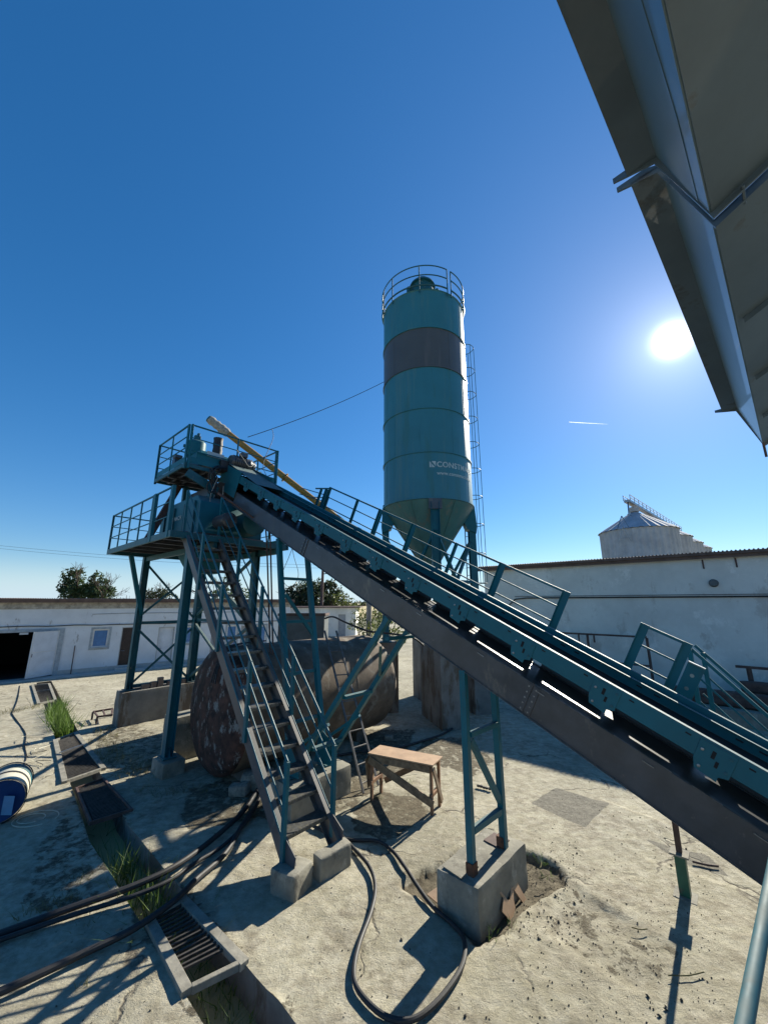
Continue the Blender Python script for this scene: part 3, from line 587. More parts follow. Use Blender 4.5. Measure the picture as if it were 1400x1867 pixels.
# lower girder plates
for b, sd_ in ((NB + .012, 1), (FB - .012, -1)):
    for (a0, a1) in ((-2.55, 1.70), (1.703, 6.167), (6.17, 9.35)):
        mb = MB(); chan(mb, a0, a1, b, -.825, -.455, .008, .05, sd_)
        mb.obox((P(a0, b, -.828) + P(a1, b, -.828)) / 2 - BX * sd_ * .012, (P(a1, b) - P(a0, b)) / 2, BX * .012, CN * .004)
        mb.build('girder_plate', DARK, cv, bevel=.0015)
    for aj in (1.70, 6.167):
        for k in range(2):
            mb = MB(); mb.obox(P(aj - .04 + .08 * k, b - sd_ * .006, -.64), CU * .032, BX * .006, CN * .17); jp = mb.build('splice_plate', DARK, cv)
            if sd_ == 1:
                for q in range(5): mb = MB(); mb.lathe(P(aj - .04 + .08 * k, b - sd_ * .012, -.78 + .07 * q), -BX * sd_, [(0, .010), (.009, .010)], 6); mb.build('bolt', GALV, jp)
# bright steel strips added on the girder's upper ledge to imitate sunlit glints
a = -2.3; k = 0
while a < 6:
    ln = (.34, .10, .22, .50)[k % 4]; mb = MB(); mb.obox(P(a + ln / 2, NB + .022, -.4505), CU * ln / 2, BX * .010, CN * .0012); mb.build('glint_strip', GALV, cv)
    if k % 2 == 0: mb = MB(); mb.obox(P(a + .5, NB + .005, -.505), CU * .05, BX * .006, CN * .004); mb.build('slot_glint', GALV, cv)  # small bright dash imitating sunlight showing through the girder plate
    a += ln + (.07, .22, .1, .16)[k % 4]; k += 1
# idler brackets with slots
def poly_bracket(a, b, sd_):
    pts = [(-.125, -.02), (.135, -.02), (.135, -.20), (.105, -.285), (-.06, -.30), (-.06, -.255), (-.125, -.225)]
    f = [P(a, b - sd_ * .001, n) + CU * x for x, n in pts]; mb = MB(); mb.prism(f, -BX * sd_ * .008); return mb.build('idler_bracket', TEAL, cv, bevel=.001)
br = [x - .05 for x in [-2.02, -1.23, -.45, .34, 1.16, 1.99, 2.84, 3.64, 4.40, 5.16, 5.95, 6.74, 7.50, 8.24, 8.98]]
HOLE = mat('slot_shadow', (.01, .012, .014), .9)
for a in br:
    for b, sd_ in ((NB, 1), (FB, -1)):
        bk = poly_bracket(a, b, sd_)
        if sd_ == 1:
            for (x, n, w, h) in ((.02, -.10, .014, .034), (-.02, -.165, .012, .028)): mb = MB(); mb.obox(P(a, b - .0095, n) + CU * x, CU * w, BX * .001, CN * h); mb.build('slot', HOLE, bk)
            for (x, n) in ((-.09, -.06), (.10, -.10), (-.09, -.19), (.08, -.25)): mb = MB(); mb.lathe(P(a, b - .009, n) + CU * x, -BX, [(0, .013), (.007, .013), (.009, .008)], 8); mb.build('bolt', GALV if x > 0 else TEALD, bk)
    mb = MB(); mb.tube([P(a, NB + .03, -.27), P(a, FB - .03, -.27)], .012, 6); mb.build('idler_axle', DARK, cv)
    mb = MB()
    mb.tube([P(a, 5.04, -.215), P(a, 5.28, -.215)], .045, 12); mb.tube([P(a, 5.03, -.21), P(a, 4.84, -.175)], .045, 12); mb.tube([P(a, 5.29, -.21), P(a, 5.48, -.175)], .045, 12); mb.build('idler_roller', DARK, cv)
    for aa in (a - .2, a + .2):
        for b in (NB,):
            mb = MB(); mb.obox(P(aa, b - .0015, -.045), CU * .022, BX * .0012, CN * .007); mb.build('slot', HOLE, cv)
for a in br[::2]:
    mb = MB(); mb.tube([P(a + .3, NB + .03, -.515), P(a + .3, FB - .03, -.515)], .04, 12); mb.build('return_roller', DARK, cv)
    mb = MB(); mb.bar(P(a + .1, NB + .03, -.79), P(a + .1, FB - .03, -.79), .05, .05, CN); mb.build('cross_tie', DARK, cv)
# belt
mb = MB(); prof = [(4.82, -.105), (4.87, -.118), (5.03, -.150), (5.16, -.155), (5.29, -.150), (5.45, -.118), (5.50, -.105)]
for th in (0,):
    top = []; 
    for aa in (CA0 + .1, CA1 - .1): top.append([P(aa, b, n) for b, n in prof] + [P(aa, b, n - .012) for b, n in reversed(prof)])
    k = len(top[0]); mb.add(top[0] + top[1], [(i, (i + 1) % k, (i + 1) % k + k, i + k) for i in range(k)] + [tuple(range(k)), tuple(range(k, 2 * k))])
mb.build('belt', BELT, cv)
mb = MB(); mb.obox((P(CA0 + .1, 5.16, -.468) + P(CA1 - .1, 5.16, -.468)) / 2, (P(CA1 - .1, 0) - P(CA0 + .1, 0)) / 2, BX * .33, CN * .006); mb.build('return_belt', mat('polished_return_belt', (.05, .05, .052), .33, var=.3, scale=5), cv)
for aa, nn in ((CA1 - .05, -.30), (CA0 + .05, -.30)): mb = MB(); mb.lathe(P(aa, 4.81, nn), BX, [(0, .22), (.70, .22)], 28); mb.build('drum', BLACK, cv)
# closing sheets between far rail and far girder, with a gap at every bracket
for i in range(len(br) - 1):
    a0, a1 = br[i] + .06, br[i + 1] - (.02 if i % 2 else .05)
    mb = MB(); mb.obox((P(a0, FB - .03, -.345) + P(a1, FB - .03, -.345)) / 2, (P(a1, 0) - P(a0, 0)) / 2, BX * .003, CN * .112); mb.build('closing_sheet', DARK, cv)
# head hood and side cheeks at the top
mb = MB(); chan(mb, 9.35, 10.4, NB - .014, -.62, .10, .006, .05, 1); mb.build('head_cheek', TEAL, cv, bevel=.001)
mb = MB(); chan(mb, 9.2, 10.4, FB + .014, -.62, .18, .006, .05, -1); mb.build('head_cheek', TEAL, cv, bevel=.001)
mb = MB(); mb.prism([P(8.5, NB + .0, .012), P(10.3, NB, .16), P(10.3, NB, .17), P(8.5, NB, .018)], BX * .78); mb.build('head_cover', TEALD, cv)
# far side skirt plate with slots (walkway side)
mb = MB(); chan(mb, -2.7, 9.2, FB + .07, -.10, .055, .005, .05, 1); mb.build('skirt', TEAL, cv, bevel=.001)
a = -2.4
while a < 8.6:
    for o_ in (0, .16): mb = MB(); mb.obox(P(a + o_, FB - .0085, -.055), CU * .03, BX * .0012, CN * .008); mb.build('slot', HOLE, cv)
    a += .8
# walkway
WB0, WB1, WNn = 5.66, 6.24, -.42
mb = MB(); mb.obox((P(.55, (WB0 + WB1) / 2, WNn) + P(8.6, (WB0 + WB1) / 2, WNn)) / 2, (P(8.6, 0) - P(.55, 0)) / 2, BX * (WB1 - WB0) / 2, CN * .015); wk = mb.build('walkway_plate', TREAD, cv)
mb = MB(); chan(mb, .5, 8.6, WB1 + .004, WNn - .12, WNn + .06, .005, .05, -1); mb.build('toe_board', TEALD, cv, bevel=.001)
for k in range(9):
    aa = .8 + k * .95; mb = MB(); mb.angle(P(aa, FB + .03, WNn - .05), P(aa, WB1 - .02, WNn - .05), .05, .006, CN); mb.build('walkway_bracket', TEALD, cv)
RB = 6.27
def railpost(a, n1=.52, w=.09, m=TEAL, lab=None, n0=-.5):
    mb = MB(); q = P(a, RB); mb.obox(q + CN * (n0 + n1) / 2, CU * w / 2, BX * .012, CN * (n1 - n0) / 2); mb.obox(q + CN * (n0 + n1) / 2 + CU * (w / 2 - .004) - BX * .026, CU * .004, BX * .0139, CN * (n1 - n0) / 2)
    return mb.build('handrail_post', m, cv)
PA = [7.66, 6.64, 5.89, 4.97, 3.98, 3.10, 2.12]
for i, a in enumerate(PA): railpost(a, .54, .05 if i in (0, 1, 4) else .105)
for n, e in ((.52, 0), (.27, .05), (.02, .1)):
    mb = MB(); pts = [P(PA[-1] - .03, RB, n), P(PA[0] - .05, RB, n), P(PA[0] + .55, RB, n - .18)] if True else None
    for i in range(2): mb.bar(pts[i], pts[i + 1], .035 if n > .5 else .022, .035 if n > .5 else .022, CN)
    mb.build('handrail', TEAL, cv)
for a in (1.19, .77): railpost(a, .56, .10)
for n in (.54, .28, .03): mb = MB(); mb.bar(P(.77, RB, n), P(1.19, RB, n), .035 if n > .5 else .022, .035 if n > .5 else .022, CN); mb.build('handrail', TEAL, cv)
mb = MB(); q = P(.63, RB - .06); mb.obox(q + CN * .02, CU * .085, BX * .008, CN * .34); pp = mb.build('holed_plate', TEAL, cv, bevel=.002)
for n in (.22, .05, -.15): mb = MB(); mb.lathe(P(.63, RB - .069, n), -BX, [(0, .022), (.004, .022)], 10); mb.build('bolt', GALV, pp)
mb = MB(); mb.obox(P(.63, RB - .08, .365), CU * .085, BX * .03, CN * .006); mb.build('worn_edge', GALV, pp)
# small posts group at top landing of the walkway
for (a, w, n1) in ((7.62, .05, .44), (7.42, .10, .50), (7.30, .07, .34)): railpost(a + .35, w=w, n1=n1 - .05)
for n in (.3, .12): mb = MB(); mb.bar(P(7.7, RB, n), P(8.8, RB, n - .12), .022, .022, CN); mb.build('handrail', TEAL, cv)
# ---- supports
f = cv
def spost(p, q, w, h, nm='support_leg', m=TEAL, up=(0, 0, 1)): mb = MB(); mb.bar(p, q, w, h, up); return mb.build(nm, m, cv, bevel=.003)
zb1 = .42
near1 = spost(L(2.86, 4.80, zb1), P(2.49, 4.80, -.83), .085, .085, up=BX); far1 = spost(L(2.80, 5.55, zb1), P(2.43, 5.53, -.83), .085, .085, up=BX)
for lg, b in ((near1, 4.80), (far1, 5.55)):
    mb = MB(); mb.bar(L(2.83 if b > 5 else 2.86, b, zb1 - .01), L(2.83 if b > 5 else 2.86, b, zb1 + .13), .10, .11, BX); mb.build('rusty_foot', RUST, lg)
mb = MB(); mb.bar(L(2.83, 4.85, 1.93), L(2.78, 5.50, 1.93), .06, .06); mb.build('crossbar', TEAL, cv, bevel=.002)
mb = MB(); mb.bar(L(2.85, 4.85, .86), L(2.80, 5.50, .86), .07, .07); mb.build('crossbar', TEAL, cv, bevel=.002)
mb = MB(); mb.angle(L(2.84, 4.85, 1.85), L(2.80, 5.50, .93), .06); mb.build('diagonal', TEAL, cv)
# tall support with raking arms
ft_n, ft_f = L(6.55, 4.80, .5), L(6.50, 5.56, .5)
for b, ft in ((4.80, ft_n), (5.55, ft_f)):
    lg = spost(ft, P(7.05, b, -.83), .10, .10, up=BX); mb = MB(); mb.obox(ft + ZX * .015, AX * .12, BX * .1, ZX * .015); mb.build('base_plate', TEAL, lg, bevel=.003)
    spost(ft + ZX * .12 - AX * .10, P(3.80, b, -.84), .085, .085, 'raking_arm', up=BX)
    spost(L(6.35, b, 1.05), L(5.55, b, 1.55), .05, .06, 'raking_arm_tie', up=BX)
    mb = MB(); mb.prism([L(6.75, b - .055, .52), L(6.25, b - .055, .55), L(6.30, b - .055, 1.0), L(6.62, b - .055, 1.15)], BX * .008); mb.build('gusset', TEAL, cv)
for (a, z, w) in ((4.25, 3.03, .09), (5.22, 2.02, .09), (6.02, 1.05, .09)):
    mb = MB(); mb.bar(L(a, 4.84, z), L(a, 5.51, z), w, w * .6); mb.build('crossbar', TEAL, cv, bevel=.002)
for z in (4.1, 3.2, 2.2, 1.35):
    t_ = (z - .5) / 4.6; a = 6.55 + .85 * t_; mb = MB(); mb.bar(L(a, 4.85, z), L(a, 5.50, z), .06, .06); mb.build('crossbar', TEAL, cv, bevel=.002)
mb = MB(); mb.angle(L(7.15, 4.84, 3.75), L(7.0, 5.5, 2.9), .06); mb.build('diagonal', TEAL, cv)
mb = MB(); mb.angle(L(4.25 + .15, 4.86, 2.9), L(5.0, 5.5, 2.3), .05); mb.build('diagonal', TEALD, cv)
# ---- access stair to the walkway on the far side + its prop
st = thing('access_stair', 'short teal steel stair with handrails behind the conveyor at the right edge', 'stair', L(-.3, 7.0, 0))
mb = MB(); mb.lbox(1.35, .58, 6.30, 7.68, 1.93, 1.97); mb.build('landing', TREAD, st)
for b in (6.32, 7.62): mb = MB(); mb.lbox(1.35, .58, b - .02, b + .02, 1.80, 1.925); mb.build('landing_beam', TEALD, st)
for b in (7.0, 7.62):
    mb = MB(); mb.bar(L(.56, b, 1.88), L(-1.06, b, .02), .03, .17, AX); mb.build('stringer', TEAL, st)
    for a in (.58 if b < 7.3 else .48, -.20, -.95):
        z = 1.92 - max(0, (.56 - a)) * 1.15; mb = MB(); mb.bar(L(a, b, z - .1), L(a, b, z + 1.05), .14 if a > .4 else .05, .05, AX); mb.build('handrail_post', TEAL, st)
    for h in (1.05, .72, .38): mb = MB(); mb.bar(L(.56, b, 1.92 + h), L(-1.04, b, .08 + h), .04 if h > 1 else .022, .04 if h > 1 else .022); mb.build('handrail', TEAL, st)
for k in range(7):
    mb = MB(); mb.lbox(.50 - k * .225, .30 - k * .225, 7.02, 7.60, 1.66 - k * .26, 1.69 - k * .26); mb.build('tread', TREAD, st)
t = thing('support_prop', 'single adjustable prop with green base tube and thin brown rod under the conveyor, lower right', 'prop', L(1.03, 6.85, 0))
mb = MB(); c = L(1.03, 6.85, 0)
for z0, z1, w in ((.0, .02, .12), (.46, .48, .10)): mb.obox(c + ZX * (z0 + z1) / 2, AX * w, BX * w, ZX * (z1 - z0) / 2)
mb.build('flange', CONCL, t, bevel=.002)
mb = MB(); mb.bar(c + ZX * .02, c + ZX * .46, .115, .115, BX); mb.build('base_tube', mat('green_paint', (.015, .10, .065), .45, wear=((.05, .06, .05), 8, .6, 1)), t, bevel=.004)
mb = MB(); mb.bar(c + ZX * .48, c + ZX * 1.93, .062, .062, BX); mb.build('rod', RUSTP, t, bevel=.004)

# ================================================================== STAIRCASE
sc_ = thing('staircase', 'steep steel stair with graphite stringers and teal handrails rising to the mixer deck', 'stair', L(7.3, 4.0, 0))
def sz(a): return .20 + 1.045 * (a - 4.86)
SB0, SB1 = 3.60, 4.42
for b in (SB0, SB1):
    mb = MB(); a0, a1 = 4.80, 9.62
    dirS = (L(a1, b, sz(a1)) - L(a0, b, sz(a0))).normalized(); nS = dirS.cross(BX).normalized(); nS = nS if nS.z > 0 else -nS
    sg = 1 if b == SB0 else -1
    mb.obox((L(a0, b, sz(a0)) + L(a1, b, sz(a1))) / 2, (L(a1, b, sz(a1)) - L(a0, b, sz(a0))) / 2, BX * .004, nS * .11)
    for q in (-1, 1): mb.obox((L(a0, b, sz(a0)) + L(a1, b, sz(a1))) / 2 + nS * .114 * q + BX * sg * .028, (L(a1, b, sz(a1)) - L(a0, b, sz(a0))) / 2, BX * .032, nS * .003)
    mb.build('stringer', DARK2, sc_, bevel=.001)
    mb = MB(); mb.prism([L(4.93, b - .006, .27), L(4.74, b - .006, .27), L(4.72, b - .006, .40), L(4.98, b - .006, .55)], BX * .012); mb.build('stringer_foot', DARK2, sc_)
for k in range(18):
    z = .50 + .272 * k; a = 4.86 + (z - .20) / 1.045; 
    if z > 5.15: break
    mb = MB(); mb.lbox(a + .13, a - .12, SB0 + .012, SB1 - .012, z - .004, z + .004); mb.lbox(a - .117, a - .12, SB0 + .012, SB1 - .012, z - .045, z - .0045); mb.lbox(a + .13, a + .127, SB0 + .012, SB1 - .012, z - .045, z - .0045)
    tr = mb.build('tread', TREAD, sc_)
    if k < 9:
        mb = MB(); q = 0
        for r_ in range(16): mb.lbox(a - .1215, a - .124, SB0 + .04 + r_ * .048, SB0 + .065 + r_ * .048, z - .008, z + .010)
        stuff(mb.build('tread_teeth', GALV, tr))
for b, off in ((SB0 - .02, 0), (SB1 + .02, 0)):
    ps = [4.98, 6.14, 7.35, 8.45, 9.6]
    for a in ps:
        mb = MB(); mb.bar(L(a, b, sz(a) - .10), L(a, b, sz(a) + 1.12), .075, .05, BX); mb.build('handrail_post', TEAL, sc_, bevel=.003)
    for h in (1.12, .80, .48, .16):
        w = .036 if h > 1 else .022
        mb = MB(); mb.tube([L(4.98, b, sz(4.98) + h), L(9.6, b, sz(9.6) + h)], w / 2 + .002, 8); mb.build('handrail', TEAL, sc_)

# ================================================================== MIXER TOWER
tw = thing('mixer_tower', 'teal steel mixing tower on braced legs with two railed platforms', 'tower', L(12, 5, 0))
DZ = 5.22; DA0, DA1, DB0, DB1 = 9.45, 14.5, 3.25, 6.40
def leg(a, b, z0, z1, a2=None, b2=None, w=.17, m=TEAL):
    a2 = a if a2 is None else a2; b2 = b if b2 is None else b2; mb = MB()
    p, q = L(a, b, z0), L(a2, b2, z1); 
    mb.bar(p, q, w, .012, AX); mb.bar(p + AX * w / 2, q + AX * w / 2, w, .012, AX); mb.bar(p - AX * w / 2, q - AX * w / 2, w, .012, AX)  if False else None
    d = (q - p) / 2; c = (p + q) / 2
    mb = MB(); mb.obox(c, d, AX * .006, BX * w / 2); mb.obox(c + BX * w / 2, d, AX * w / 2, BX * .008); mb.obox(c - BX * w / 2, d, AX * w / 2, BX * .008)
    g = mb.build('leg', m, tw, bevel=.0015)
    mb = MB(); mb.obox(p + ZX * .012, AX * .16, BX * .14, ZX * .012); mb.prism([p + AX * .15 + ZX * .024, p - AX * .15 + ZX * .024, p - AX * .07 + ZX * .2, p + AX * .07 + ZX * .2], BX * .01); mb.build('base_plate', m, g); return g
leg(9.80, 3.88, .30, DZ - .16); leg(10.5, 6.05, .96, DZ - .16, m=TEALD); leg(14.42, 4.33, .96, DZ - .16, m=TEALD); leg(14.35, 6.15, .96, DZ - .16, w=.22, m=TEALD)
mb = MB(); mb.bar(L(14.42, 4.40, 3.2), L(14.0, 3.75, DZ - .17), .12, .1, AX); mb.build('knee_brace', TEAL, tw)
def brace(p, q, w=.07): mb = MB(); mb.angle(p, q, w, .008, AX); mb.build('brace', TEALD, tw)
A4 = 14.40
brace(L(A4 - .05, 4.35, DZ - .4), L(A4 - .05, 6.1, 3.0)); brace(L(A4 + .02, 6.1, DZ - .4), L(A4 + .02, 4.35, 3.15)); brace(L(A4, 4.33, 2.95), L(A4, 6.15, 2.95), .09)
brace(L(A4 - .05, 4.35, 2.75), L(A4 - .05, 6.1, 1.05)); brace(L(A4 + .02, 6.1, 2.75), L(A4 + .02, 4.35, 1.1)); brace(L(A4, 4.4, 1.05), L(A4, 6.1, 1.05), .1)
for b, A0_, z0 in ((6.1, 10.5, 1.1),):
    brace(L(A0_ + .1, b, 3.0), L(14.3, b, 3.0), .1); brace(L(A0_ + .1, b, z0), L(14.3, b, 2.9)); brace(L(14.3, b, 1.1), L(A0_ + .1, b, 2.9)); brace(L(A0_ + .1, b, 3.1), L(14.3, b, DZ - .3)); brace(L(14.3, b, 3.1), L(A0_ + .1, b, DZ - .3))
brace(L(9.85, 3.95, DZ - .45), L(10.45, 6.0, 2.9)); 
# lower deck
mb = MB(); mb.lbox(DA1, DA0, DB0, DB1, DZ - .006, DZ); mb.build('deck_plate', DARK, tw)
for b in (DB0 + .001, DB1 - .001): mb = MB(); mb.lbox(DA1 + .05, DA0 - .05, b - .025, b + .025, DZ - .16, DZ - .007); mb.build('edge_beam', TEALD, tw, bevel=.003)
for a in (DA0 + .0, DA1): mb = MB(); mb.lbox(a + .025, a - .025, DB0 + .03, DB1 - .03, DZ - .159, DZ - .008); mb.build('edge_beam', TEALD, tw, bevel=.003)
for k in range(5): a = DA0 + .7 + k * .85; mb = MB(); mb.lbox(a + .035, a - .035, DB0 + .03, DB1 - .03, DZ - .13, DZ - .0075); mb.build('joist', DARK, tw)
for b in (4.33, 6.1): mb = MB(); mb.lbox(DA1 - .03, DA0 + .03, b - .05, b + .05, DZ - .30, DZ - .161); mb.build('main_beam', TEALD, tw)
mb = MB(); mb.prism([L(11.6, 4.7, DZ - .17), L(12.9, 4.7, DZ - .17), L(12.5, 4.9, DZ - .75), L(12.0, 4.9, DZ - .75)], BX * .8); mb.build('discharge_chute', TEAL, tw)
def railing(pts, z, h=1.1, n=4, rails=(1.08, .72, .36), kick=True, pw=.05, posts=None):
    for i in range(len(pts) - 1):
        (a0, b0), (a1, b1) = pts[i], pts[i + 1]; k = posts[i] if posts else n
        for j in range(k + 1):
            if j == k and i < len(pts) - 2: continue
            t_ = j / k; a, b = a0 + (a1 - a0) * t_, b0 + (b1 - b0) * t_; w = pw * 1.6 if j in (0, k) else pw
            mb = MB(); mb.bar(L(a, b, z - .15), L(a, b, z + h), w, w * .6, BX); mb.build('railing_post', TEAL, tw, bevel=.003)
        for r_ in rails: mb = MB(); mb.bar(L(a0, b0, z + r_), L(a1, b1, z + r_), .035 if r_ > 1 else .022, .035 if r_ > 1 else .022); mb.build('rail', TEAL, tw)
        if kick: mb = MB(); mb.bar(L(a0, b0, z + .10), L(a1, b1, z + .10), .004, .16); mb.build('kick_plate', TEAL, tw)
railing([(10.9, DB0), (DA1, DB0)], DZ, posts=[4], kick=False); railing([(9.62, DB0), (10.75, DB0)], DZ, posts=[1], kick=False, pw=.08)
railing([(DA1, DB0), (DA1, DB1)], DZ, posts=[2], kick=False); railing([(DA0, DB1), (DA1, DB1)], DZ, posts=[5]); 
mb = MB(); mb.lbox(DA1 - .2, DA1 - 1.3, 3.9, 4.2, DZ + .02, DZ + .35); mb.build('valve_cabinet', TEAL, tw, bevel=.01)
# upper platform
UZ = 7.2; UA0, UA1, UB0, UB1 = 10.28, 12.46, 3.68, 6.34
for i, (a0, a1, b0, b1) in enumerate(((UA0, UA1, UB0, 4.55), (11.5, UA1, 4.553, 5.75), (UA0 - .1, UA1, 5.753, UB1))):
    mb = MB(); mb.lbox(a1, a0, b0, b1, UZ - .006, UZ); mb.build('deck_plate', DARK, tw)
for (p, q) in (((UA0, UB0), (UA1, UB0)), ((UA1, UB0), (UA1, UB1)), ((UA0 - .1, UB1), (UA1, UB1)), ((UA0 + .02, UB0 + .03), (UA0 + .02, 4.5)), ((UA0 - .08, 5.8), (UA0 - .08, UB1 - .03))):
    mb = MB(); mb.bar(L(*p, UZ - .06), L(*q, UZ - .06), .05, .10); mb.build('edge_beam', TEALD, tw, bevel=.003)
for b in (4.0, 4.3): mb = MB(); mb.lbox(UA1 - .05, UA0 + .05, b - .03, b + .03, UZ - .09, UZ - .007); mb.build('joist', DARK, tw)
for a in (10.9, 11.6, 12.1): mb = MB(); mb.lbox(a + .03, a - .03, UB0 + .04, UB1 - .04, UZ - .12, UZ - .008); mb.build('joist', DARK, tw)
railing([(UA0 + .05, UB0), (UA1, UB0)], UZ, posts=[2], rails=(1.08, .76, .44)); railing([(UA1, UB0), (UA1, UB1)], UZ, posts=[2], rails=(1.08, .72, .36)); railing([(UA0 - .05, UB1), (UA1, UB1)], UZ, posts=[2], rails=(1.08, .72, .36))
railing([(UA0 - .02, UB0 + .06), (UA0 - .1, UB1)], UZ, posts=[2], rails=(1.08, .72, .36))
for (a, b) in ((10.35, 4.45), (10.35, 5.9), (12.3, 4.5), (12.3, 5.9)):
    mb = MB(); mb.bar(L(a, b, DZ), L(a, b, UZ - .12), .13, .13, BX); mb.build('upper_column', TEALD, tw, bevel=.004)
mb = MB(); mb.bar(L(11.9, 3.5, DZ + .02), L(12.3, 4.3, UZ - .12), .16, .12, AX); mb.build('raking_strut', RUSTP, tw)
mb = MB(); mb.bar(L(10.3, 3.75, UZ - .25), L(10.3, 4.6, UZ - .6), .06, .22, ZX); mb.build('corbel_beam', TEALD, tw)
mb = MB(); mb.bar(L(10.38, 4.4, 6.35), L(12.3, 4.4, 6.35), .1, .16); mb.bar(L(10.38, 5.9, 6.35), L(12.3, 5.9, 6.35), .1, .16); mb.build('hopper_beam', TEALD, tw)

# ---- machines on the tower
mx = thing('mixer', 'teal enclosed concrete mixer with faded lettering standing on the lower platform', 'mixer', L(11.6, 5.1, DZ))
mb = MB(); mb.prism([L(9.95, 4.05, DZ + .12), L(9.95, 4.05, DZ + .95), L(10.2, 4.05, DZ + 1.15), L(12.4, 4.05, DZ + 1.15), L(12.7, 4.05, DZ + .95), L(12.7, 4.05, DZ + .12)], BX * 1.8); mb.build('casing', TEAL, mx, bevel=.012)
for a in (10.25, 10.9, 11.6, 12.3): mb = MB(); mb.lbox(a + .02, a - .02, 4.005, 4.045, DZ + .12, DZ + 1.0); mb.build('rib', TEALD, mx)
mb = MB(); mb.lbox(12.8, 9.9, 4.0, 5.9, DZ + .001, DZ + .115); mb.build('skid', DARK, mx)
mb = MB(); mb.lathe(L(9.70, 5.35, DZ + .48), -AX, [(-.22, .34), (.20, .34), (.24, .28)], 28); mb.build('gearbox_drum', TEALD, mx)
mb = MB(); mb.lathe(L(9.55, 4.55, DZ + .42), -AX, [(-.3, .2), (.25, .2), (.28, .15)], 20); mb.build('motor', DARK, mx)
mb = MB(); mb.prism([L(10.5, 4.6, DZ + 1.16), L(12.2, 4.6, DZ + 1.16), L(12.5, 4.6, UZ - .35), L(10.2, 4.6, UZ - .35)], BX * 1.05); mb.build('feed_hopper', DARK, mx)
def flat_text(s, size, font_w=1.0):
    cu = bpy.data.curves.new('t', 'FONT'); cu.body = s; cu.size = size; cu.extrude = .0015; cu.offset = size * .018; cu.space_character = 1.06
    o = bpy.data.objects.new('t', cu); COL.objects.link(o); dg = bpy.context.evaluated_depsgraph_get(); me = bpy.data.meshes.new_from_object(o.evaluated_get(dg)); bpy.data.objects.remove(o); return me
def add_text(name, s, size, fn, m, parent):
    me = flat_text(s, size); org = parent_origin(parent)
    for v in me.vertices: v.co = fn(v.co.x, v.co.y, v.co.z) - org
    me.name = name; me.materials.clear(); me.materials.append(m); o = bpy.data.objects.new(name, me); COL.objects.link(o); o.parent = parent; return o
add_text('lettering', 'CONSTMACH', .16, lambda x, y, z: L(12.15 - x, 4.042 - z - .004, DZ + .62 + y), LOGO, mx)
fl = thing('dust_filter', 'small teal cylindrical dust filter vessel with bracket on top of the upper platform', 'filter', L(11.3, 4.3, UZ))
c = L(11.45, 4.35, UZ)
mb = MB(); mb.lathe(c + ZX * .55, ZX, [(0, .13), (.06, .24), (.10, .27), (.52, .27), (.58, .22), (.62, .1)], 24); mb.build('vessel', TEAL, fl)
mb = MB(); mb.obox(c + ZX * 1.24, AX * .05, BX * .09, ZX * .08); mb.obox(c + ZX * 1.35 + BX * .02, AX * .05, BX * .03, ZX * .06); mb.build('valve_head', TEALD, fl, bevel=.006)
mb = MB(); mb.tube([c + ZX * .9 + BX * -.27, c + ZX * .9 - BX * .36], .05, 10); mb.build('inlet_nozzle', TEAL, fl)
mb = MB(); mb.tube([c + ZX * .0, c + ZX * .56], .1, 12); mb.build('neck', DARK, fl)
fr_ = thing('scale_frame', 'teal beam frame with pale nameplate carrying the cement scale on the upper platform', 'frame', L(11, 4.6, UZ))
mb = MB(); mb.bar(L(10.35, 3.95, UZ + .30), L(10.35, 5.9, UZ + .20), .10, .2); mb.build('cross_beam', TEAL, fr_, bevel=.004)
mb = MB(); mb.bar(L(10.38, 4.1, UZ + .1), L(12.2, 4.1, UZ + .30), .1, .16); mb.build('cross_beam', TEAL, fr_, bevel=.004)
mb = MB(); mb.prism([L(10.5, 4.15, UZ + .3), L(11.6, 4.15, UZ + .3), L(11.5, 4.15, UZ + .58), L(10.6, 4.15, UZ + .58)], BX * 1.3); mb.build('scale_hopper', TEAL, fr_, bevel=.006)
mb = MB(); mb.obox(L(10.29, 4.45, UZ + .42), AX * .004, BX * .24, ZX * .07); mb.build('nameplate', PLATEW, fr_)
vv = thing('butterfly_valve', 'small dark valve with hand lever at the left rail of the upper platform', 'valve', L(11.6, 3.95, UZ))
c = L(11.7, 3.95, UZ); mb = MB(); mb.lathe(c + ZX * .4, BX, [(-.1, .12), (.1, .12)], 14); mb.build('body', DARK, vv); mb = MB(); mb.obox(c + ZX * .58, AX * .12, BX * .1, ZX * .05); mb.build('actuator', DARK, vv, bevel=.01)
mb = MB(); mb.tube([c, c + ZX * .3], .05, 8); mb.build('pipe', DARK, vv)
hm = thing('belt_motor', 'dark electric drive motor with looping grey cable at the conveyor head', 'motor', L(9.9, 4.6, 7.3))
mb = MB(); mb.lathe(L(10.15, 4.80, 7.52), BX, [(0, .17), (.04, .19), (.52, .19), (.56, .2), (.66, .16)], 20); mb.build('body', DARK, hm)
mb = MB(); mb.obox(L(10.05, 5.15, 7.75), AX * .08, BX * .1, ZX * .06); mb.build('terminal_box', DARK, hm, bevel=.006)
mb = MB()
for k in range(7): mb.lathe(L(10.15, 4.88 + k * .06, 7.52), BX, [(0, .205), (.012, .205)], 20)
mb.build('cooling_fin', BLACK, hm)
mb = MB(); mb.lathe(L(10.15, 5.46, 7.52), BX, [(0, .17), (.08, .15)], 20); mb.build('fan_cover', GALV, hm)
mb = MB(); mb.obox(L(10.3, 4.68, 7.35), AX * .17, BX * .12, ZX * .16); mb.build('gearbox', BLACK, hm, bevel=.03)
